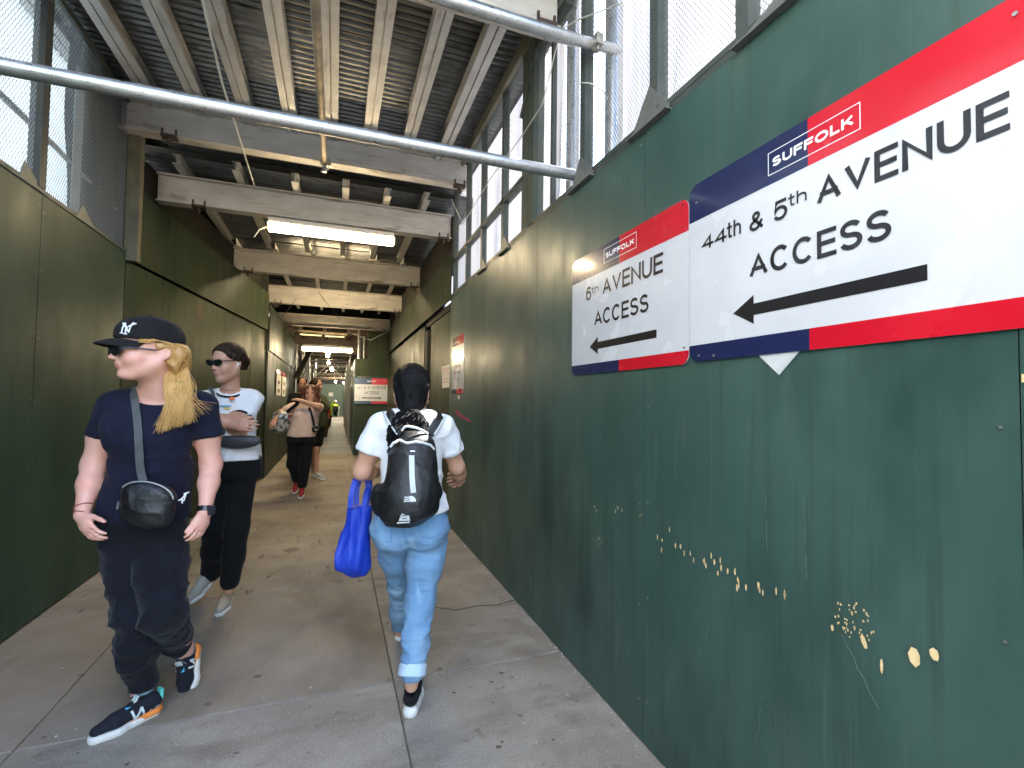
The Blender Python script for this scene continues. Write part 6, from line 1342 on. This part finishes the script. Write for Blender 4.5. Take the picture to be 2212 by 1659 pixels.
ribbon(on_bag([(0.344, 2.300, 1.191), (0.346, 2.300, 1.154), (0.348, 2.300, 1.110), (0.352, 2.300, 1.067), (0.357, 2.300, 1.030)], .001), .024, .005, tuple(-DC)).build('daisy_strap', LG, bag, True)
mb = MB(); q = on_bag([(0.349, 2.300, 1.197), (0.349, 2.300, 1.195)], .006)[0]; mb.obox(q, V(*XC)*.010, V(*DC)*.004, (0, 0, .007)); mb.build('buckle', PLAS, bag); q = on_bag([(0.348, 2.300, 1.210), (0.348, 2.300, 1.208)], .004)[0]; MB().obox(q, V(*XC)*.011, V(*DC)*.003, (0, 0, .003)).build('loop', WPL, bag)
# outdoor label: dome emblem with three arcs and a wordmark, plus a triangular print
def bagpt(px_, py_): pass
mb = MB(); lc = on_bag([(0.344, 2.300, 1.007), (0.345, 2.300, 1.006)], .003)[0]; x_, z_ = V(*XC), V(0, 0, 1)
for r in (.024, .017, .010):
    arc = [lc+x_*(.012-r*math.cos(a)*-1*1.0-.012)+z_*(-.012+r*math.sin(a)) for a in [i*PI/2/8 for i in range(9)]]
    mb.add([tuple(v) for v in arc]+[tuple(lc+x_*((v-lc).dot(x_)-(.0045 if (v-lc).dot(x_) > .004 else 0))+z_*((v-lc).dot(z_)-.004)) for v in arc], [(i, i+1, 9+i+1, 9+i) for i in range(8)])
mb.build('emblem_arcs', LWHITE, bag)
for i, wd_ in enumerate(('THE', 'NORTH', 'FACE')): text_part(wd_, bag, lc+V(-.028, 0, .004-i*.0085), lc+V(.003, 0, .010-i*.0085), LWHITE, 'y', bold=.05, off=.0015)
q = on_bag([(0.318, 2.300, 0.922), (0.318, 2.300, 0.922)], .004)[0]
mb = MB(); mb.prism([q+x_*-.024+z_*-.014, q+x_*.026+z_*-.014, q+x_*.020+z_*.018, q+x_*-.012+z_*.018], V(*DC)*.002); mb.build('trapezoid_print', mat('grey_print', (.42, .45, .44), None, .6), bag)
mb = MB(); mb.prism([q+x_*-.008+z_*-.004-V(*DC)*.001, q+x_*.010+z_*-.004-V(*DC)*.001, q+x_*.010+z_*-.001-V(*DC)*.001, q+x_*-.008+z_*-.001-V(*DC)*.001], -V(*DC)*.001); mb.prism([q+x_*-.010+z_*.008-V(*DC)*.001, q+x_*.008+z_*.008-V(*DC)*.001, q+x_*.008+z_*.011-V(*DC)*.001, q+x_*-.010+z_*.011-V(*DC)*.001], -V(*DC)*.001); mb.build('print_slots', BLACK, bag)
text_part('BOREALIS', bag, q+x_*-.03+z_*-.026, q+x_*.026+z_*-.019, LWHITE, 'y', bold=.03, off=.0)
# shoulder straps on the back of the tee up and over the shoulders
nb_ = tuple(-DC)
for pts, gp in (([(0.311, 2.400, 1.282), (0.289, 2.430, 1.316), (0.268, 2.450, 1.354), (0.258, 2.490, 1.381), (0.256, 2.560, 1.388)], -1), ([(0.442, 2.400, 1.280), (0.471, 2.420, 1.316), (0.493, 2.440, 1.348), (0.513, 2.480, 1.365), (0.532, 2.550, 1.370)], 1)):
    ribbon(smooth_path(pts, 14), .045, .010, nb_).build('shoulder_strap', C_BAG, BP, True)
    sp2 = [np.array(p)+XC*gp*.024-DC*.012 for p in pts]; ribbon(smooth_path(sp2, 14), .007, .003, nb_).build('strap_piping', LG, BP, True)
MB().tube(smooth_path([(0.303, 2.360, 1.302), (0.317, 2.350, 1.321), (0.344, 2.345, 1.321), (0.378, 2.345, 1.312), (0.408, 2.350, 1.298), (0.428, 2.360, 1.286)], 18), .006, 8).build('grab_loop', LG, BP, True)
# tote bag hooked over the left forearm
TT = thing('tote_bag', (0.115, 2.620, 0.696), 'royal blue tote bag hanging from the bent arm of the backpack wearer', 'bag')
tc_ = np.array((0.115, 2.620, 0.719))
s = SDF(tc_-(.22, .2, .32), tc_+(.22, .2, .32), .006)
s.loft([((0.129, 2.620, 0.897), .056, .026), ((0.126, 2.620, 0.812), .060, .036), ((0.115, 2.620, 0.719), .073, .048), ((0.107, 2.620, 0.638), .087, .055), ((0.118, 2.620, 0.583), .078, .048), ((0.135, 2.620, 0.546), .040, .025)], XC, DC, k=.01)
s.ell(np.array((0.119, 2.620, 0.912)), (.042, .024, .045), axP, k=.006, op='sub')
link('bag_body', s.mesh('bag_body', folds(.018, 16., (1, 1, .18), seed=40)), C_BLUE, TT, True)
for pts in ([(0.085, 2.600, 0.895), (0.088, 2.600, 0.960), (0.101, 2.620, 1.015), (0.136, 2.670, 1.075), (0.175, 2.700, 0.996), (0.162, 2.660, 0.945), (0.150, 2.620, 0.882)], [(0.117, 2.660, 0.895), (0.118, 2.680, 0.968), (0.134, 2.700, 1.037), (0.163, 2.740, 1.075), (0.188, 2.760, 1.000), (0.182, 2.720, 0.938), (0.163, 2.660, 0.885)]):
    ribbon(smooth_path(pts, 24), .026, .003, tuple(-DC)).build('handle', C_BLUE, TT, True)

# ---------------------------------------------------------------- D, E, F and the far ones
def simple_person(label, J, Wd, h, skn, tops, bots, shoes, hairm, fdir, hair='short', sc=1., sleeve=.5, shorts=False, bust=0., curlh=None, lower=None):
    """J: joints dict in world space; Wd: (shoulder, waist, hip half widths, depth)"""
    f = nv(fdir); wx = nv((-f[1], f[0], 0))*-1; g_ = {k: np.array(v, float) for k, v in J.items()}
    t = thing('person', (float(g_['hip'][0]), float(g_['hip'][1]), 0), label, 'person')
    allp = np.array([v for v in g_.values()]); lo, hi = allp.min(0)-.26, allp.max(0)+.26; lo[2] = max(0.0, lo[2]); pad = hi
    tr = [(g_['neck']+(0, 0, -.03), Wd[0]*.62, Wd[3]*.6), (g_['neck']+(0, 0, -.08), Wd[0]*.88, Wd[3]*.85), (g_['neck']*.62+g_['hip']*.38, Wd[0]*.93, Wd[3]), (g_['neck']*.3+g_['hip']*.7, Wd[1], Wd[3]), (g_['hip']+(0, 0, .02), Wd[2], Wd[3]*1.02)]
    s = SDF(lo, hi, h); s.loft(shrink(tr, .012), wx, f, k=.03); s.cone(g_['neck']+(0, 0, -.03), g_['head']+(0, 0, -.05), .052*sc, .048*sc, .03)
    W, ax = head(s, g_['head'], f, (0, 0, 1), sc)
    for q in 'LR':
        s.chain([g_['s'+q], g_['e'+q], g_['w'+q]], [.052, .042, .027], .03); hand(s, g_['w'+q], g_['w'+q]-g_['e'+q], (0, 0, 1) if abs((g_['w'+q]-g_['e'+q])[2]) < .15 else f, (f[0], f[1], .3), curl=.5)
        s.chain([g_['h'+q], g_['k'+q], g_['a'+q], g_['a'+q]+(0, 0, -.05)], [.075, .05, .036, .034], .03)
    o = link('body', s.mesh('body'), skn, t, True)
    s = SDF(lo, hi, h); s.loft(tr, wx, f, k=.03)
    if bust:
        for x in (-1, 1): s.ell(g_['neck']*.66+g_['hip']*.34+wx*x*.08+f*Wd[3]*.6, (.075, .07, .07), None, k=.06)
    for q in 'LR':
        s.cone(g_['neck']+(0, 0, -.05), g_['s'+q], .05, .055, .05); c = g_['s'+q]+(g_['e'+q]-g_['s'+q])*min(sleeve, 1.)
        s.cone(g_['s'+q], c, .067, .064, .03)
        if sleeve > 1: s.cone(g_['e'+q], g_['w'+q]*.95+g_['e'+q]*.05, .06, .045, .03)
    s.ell(g_['neck']+(0, 0, .01), (.07, .075, .045), None, k=.004, op='sub'); s.plane(g_['hip']+(0, 0, -.02), (0, 0, -1))
    link('shirt', s.mesh('shirt', folds(.010, 8., (1, 1, .7), seed=len(label))), tops, t, True)
    s = SDF(lo, hi, h); s.loft([(g_['hip']+(0, 0, .04), Wd[2]*.97, Wd[3]), (g_['hip']+(0, 0, -.06), Wd[2]*1.02, Wd[3]*1.02)], wx, f, k=.03)
    for q in 'LR':
        if shorts: s.cone(g_['h'+q], g_['h'+q]*.35+g_['k'+q]*.65, .10, .085, .04)
        else: s.chain([g_['h'+q], g_['k'+q], g_['a'+q]+(0, 0, .02)], [.10, .078, .062], .04)
    link('shorts' if shorts else 'trousers', s.mesh('trousers', folds(.008, 8., seed=2)), bots, t, True)
    if shoes:
        for q in 'LR':
            hl_ = g_['a'+q]-f*.05; hl_[2] = max(0, g_['a'+q][2]-.1); tt = hl_+f*.245; tt[2] = 0 if hl_[2] < .08 else 0.01; shoe(t, hl_, tt, (0, 0, 1), shoes[0], shoes[1], .025, max(.005, h*.7), 1., .07)
    s = SDF(g_['head']-.22*sc, g_['head']+.22*sc, h)
    s.ell(W(-.022, 0, .045), np.array((.1, .086, .094))*sc, ax, k=0); s.plane(W(.06, 0, .055), ax[0]-ax[2]*.6)
    if hair == 'short': s.plane(W(0, 0, -.02), -ax[2])
    if hair == 'curly':
        s.ell(W(-.04, 0, .03), np.array((.11, .118, .1))*sc, ax, k=.03); s.ell(W(.06, 0, -.02), np.array((.06, .058, .09))*sc, ax, k=.01, op='sub')
    if hair == 'bun': s.ell(W(-.1, 0, .04), np.array((.05, .05, .05))*sc, ax, k=.02)
    link('hair', s.mesh('hair', folds(.010 if hair == 'curly' else .004, 26., seed=5)), hairm, t, True)
    if h < .012: 
        for y in (-1, 1): MB().tube([W(.094, y*.02, .026), W(.09, y*.042, .027)], .003, 5).build('eyebrow', hairm, t); 
        eyes(t, W, ax, sc)
    return t, W, ax, o
RS_ = mat('red_canvas', (.35, .02, .03), None, .7); WS_ = mat('white_rubber', (.75, .74, .7), None, .5)
D, WD, axD, _ = simple_person('curly haired woman in peach T shirt and black trousers adjusting her shoulder strap', dict(head=(-0.354, 7.860, 1.520), neck=(-0.392, 7.920, 1.380), hip=(-0.473, 7.900, 0.858), sL=(-0.234, 7.920, 1.311), sR=(-0.589, 7.920, 1.322),
    eL=(-0.232, 7.620, 1.336), wL=(-0.461, 7.660, 1.415), eR=(-0.751, 7.800, 1.241), wR=(-0.817, 7.700, 1.130), hL=(-0.395, 7.900, 0.794), hR=(-0.562, 7.920, 0.795), kL=(-0.403, 7.860, 0.473), kR=(-0.581, 7.950, 0.468), aL=(-0.430, 7.800, 0.154), aR=(-0.536, 8.150, 0.186)),
    (.2, .2, .2, .15), .009, SK_B, C_PEACH, C_BLACK, (RS_, WS_), HAIR_AU, (-.08, -1, 0), 'curly', 1.0, .55, bust=1)
paths = []
for i in range(120):
    a = rr.uniform(0, 2*PI); z0 = rr.uniform(-.06, .12); r_ = .10+.012*rr.random(); c = (-.035+r_*math.cos(a)*.95, r_*math.sin(a)*1.08)
    if c[0] > .035 and z0 < .06: continue
    pts = [WD(c[0]+.012*math.cos(j*.9+i), c[1]+.012*math.sin(j*.9+i), z0+.02-j*.009) for j in range(9)]; paths.append(pts)
hairlocks(paths, .007, 4, False).build('curls', HAIR_AU, D, True)
SB = thing('shoulder_bag', (-0.744, 7.750, 1.148), 'patterned plastic wrapped shoulder bag of the curly haired woman', 'bag')
s = SDF(np.array((-0.747, 7.800, 1.099))-.25, np.array((-0.747, 7.800, 1.099))+.25, .009); s.ell((-0.742, 7.800, 1.126), (.13, .08, .15), None, k=0); s.ell((-0.782, 7.800, 1.032), (.1, .07, .09), None, k=.05)
link('bag_body', s.mesh('bag_body', folds(.02, 12., (1, 1, 1), seed=3)), mat('patterned_plastic', (.42, .4, .38), (.05, .055, .04), .3, scale=16, contrast=(.45, .55), streak=[(14., (1, 1, 1), .66, .7, (.5, .03, .03))], coat=.6), SB, True)
ribbon(smooth_path([(-0.503, 7.740, 1.414), (-0.536, 7.700, 1.360), (-0.598, 7.720, 1.305), (-0.662, 7.760, 1.249)], 12), .05, .006, (-.1, -1, .3)).build('strap', C_BLACK, SB, True)
CB = thing('handbag', (-0.278, 7.720, 1.033), 'small black handbag on a thin strap at the hip of the curly haired woman', 'bag')
s = SDF(np.array((-0.272, 7.750, 1.004))-.12, np.array((-0.272, 7.750, 1.004))+.12, .008); s.ell((-0.272, 7.750, 0.997), (.05, .05, .055), None, k=0); link('bag_body', s.mesh('bag_body'), C_BAG, CB, True)
ribbon(smooth_path([(-0.363, 7.760, 1.319), (-0.327, 7.730, 1.217), (-0.299, 7.740, 1.100), (-0.285, 7.740, 1.032)], 12), .03, .005, (0, -1, .1)).build('strap', C_BLACK, CB, True); ring(CB, np.array((-0.257, 7.690, 1.021)), (0, 1, 0), .035, .005, GALV, 'metal_ring')
Ee, WE, axE, _ = simple_person('tall man in black T shirt half hidden behind the curly haired woman', dict(head=(-0.571, 9.500, 1.700), neck=(-0.602, 9.550, 1.557), hip=(-0.643, 9.600, 0.950), sL=(-0.460, 9.550, 1.475), sR=(-0.730, 9.550, 1.480), eL=(-0.429, 9.500, 1.290), wL=(-0.481, 9.350, 1.193), eR=(-0.781, 9.500, 1.254), wR=(-0.719, 9.350, 1.086),
    hL=(-0.580, 9.600, 0.907), hR=(-0.696, 9.600, 0.908), kL=(-0.568, 9.550, 0.575), kR=(-0.679, 9.600, 0.573), aL=(-0.560, 9.600, 0.159), aR=(-0.667, 9.800, 0.169)), (.21, .18, .17, .13), .011, SK_D, C_BLACK, C_BLACK, (C_BLACK, WS_), HAIR_BK, (.15, -1, 0), 'short', 1.0, .55)
Ff, WF, axF, _ = simple_person('woman in olive jacket and black shorts looking to the side beyond the curly haired woman', dict(head=(-0.323, 9.300, 1.684), neck=(-0.321, 9.350, 1.543), hip=(-0.322, 9.400, 0.917), sL=(-0.218, 9.350, 1.445), sR=(-0.411, 9.350, 1.450), eL=(-0.143, 9.300, 1.296), wL=(-0.264, 9.120, 1.412), eR=(-0.434, 9.300, 1.261), wR=(-0.340, 9.150, 1.362),
    hL=(-0.267, 9.400, 0.875), hR=(-0.368, 9.420, 0.874), kL=(-0.293, 9.300, 0.535), kR=(-0.331, 9.500, 0.516), aL=(-0.290, 9.250, 0.180), aR=(-0.364, 9.750, 0.182)), (.17, .15, .16, .12), .010, SK_B, C_OLIVE, C_BLACK, (mat('white_trainer', (.55, .53, .46), None, .7), WS_), HAIR_BR, (.85, -.5, 0), 'bun', .98, 1.4, shorts=True)
s = SDF(np.array((-0.210, 9.400, 1.084))-.25, np.array((-0.210, 9.400, 1.084))+.25, .01); s.loft([((-0.215, 9.420, 1.293), .07, .1), ((-0.202, 9.420, 1.083), .075, .11), ((-0.207, 9.420, 0.957), .06, .1)], (1, 0, 0), (0, 1, 0), k=0); link('jacket_tail', s.mesh('jacket_tail', folds(.01, 9.)), C_OLIVE, Ff, True)
simple_person('distant walker in orange red vest behind the woman in the olive jacket', dict(head=(-0.362, 20.000, 1.315), neck=(-0.359, 20.000, 1.172), hip=(-0.329, 20.000, 0.671), sL=(-0.240, 20.000, 1.101), sR=(-0.457, 20.000, 1.099), eL=(-0.218, 20.000, 0.904), wL=(-0.246, 19.800, 0.785), eR=(-0.469, 20.000, 0.903), wR=(-0.411, 19.800, 0.785), hL=(-0.278, 20.000, 0.635), hR=(-0.362, 20.000, 0.635), kL=(-0.288, 20.000, 0.367), kR=(-0.340, 20.100, 0.362), aL=(-0.330, 19.900, 0.088), aR=(-0.305, 20.400, 0.090)),
    (.2, .17, .17, .13), .018, SK_B, C_RED, cloth('brown_trousers', (.06, .035, .02)), (C_BLACK, C_BLACK), HAIR_BK, (0, -1, 0), 'short', 1., .5)
simple_person('distant worker in hi vis jacket raising one arm', dict(head=(-0.351, 27.000, 1.172), neck=(-0.348, 27.000, 1.051), hip=(-0.313, 27.000, 0.543), sL=(-0.233, 27.000, 0.979), sR=(-0.437, 27.000, 0.978), eL=(-0.147, 27.000, 1.174), wL=(-0.059, 27.000, 1.321), eR=(-0.454, 27.000, 0.760), wR=(-0.427, 27.000, 0.615), hL=(-0.266, 27.000, 0.495), hR=(-0.357, 27.000, 0.495), kL=(-0.260, 27.000, 0.253), kR=(-0.351, 27.000, 0.253), aL=(-0.255, 27.000, 0.035), aR=(-0.345, 27.000, 0.036)),
    (.2, .17, .17, .13), .02, SK_B, C_HIVIS, C_BLACK, (C_BLACK, C_BLACK), HAIR_BK, (0, -1, 0), 'short', 1., 1.2)
I_, WI, axI, _ = simple_person('seated worker in hi vis yellow jacket and white helmet before the end wall', dict(head=(-0.018, 41.000, 1.181), neck=(-0.014, 41.000, 0.997), hip=(-0.002, 41.000, 0.517), sL=(-0.168, 41.000, 0.921), sR=(0.145, 41.000, 0.924), eL=(-0.232, 41.000, 0.699), wL=(-0.161, 41.300, 0.583), eR=(0.220, 41.000, 0.703), wR=(0.136, 41.300, 0.585), hL=(-0.070, 41.000, 0.479), hR=(0.068, 41.000, 0.480), kL=(-0.072, 41.500, 0.486), kR=(0.069, 41.500, 0.487), aL=(-0.063, 41.500, 0.131), aR=(0.078, 41.500, 0.132)),
    (.24, .2, .2, .15), .022, SK_B, C_HIVIS, C_BLACK, (C_BLACK, C_BLACK), HAIR_BK, (0, 1, 0), 'short', 1.05, 1.2)
s = SDF(WI(0, 0, .05)-.25, WI(0, 0, .05)+.25, .015); s.ell(WI(0, 0, .06), (.12, .15, .12), None, k=0); s.plane(WI(0, 0, .05), (0, 0, -1)); link('helmet', s.mesh('helmet'), WPL, I_, True)
CH = thing('chair', (float((0.008, 41.000, 0.111)[0]), 41, 0), 'chair with pale metal legs under the seated worker', 'chair')
hx = float((0.008, 41.000, 0.111)[0]); mb = MB(); mb.box((hx-.26, 40.75, .42), (hx+.26, 41.25, .46)); mb.build('seat', C_BLACK, CH); MB().box((hx-.24, 40.72, .55), (hx+.24, 40.75, .9)).build('backrest', C_BLACK, CH)
for dx in (-.27, .27):
    for dy in (-.25, .25): MB().tube([(hx+dx, 41+dy, 0), (hx+dx, 41+dy, .9 if dy < 0 else .44)], .02, 8).build('leg', WPL, CH)
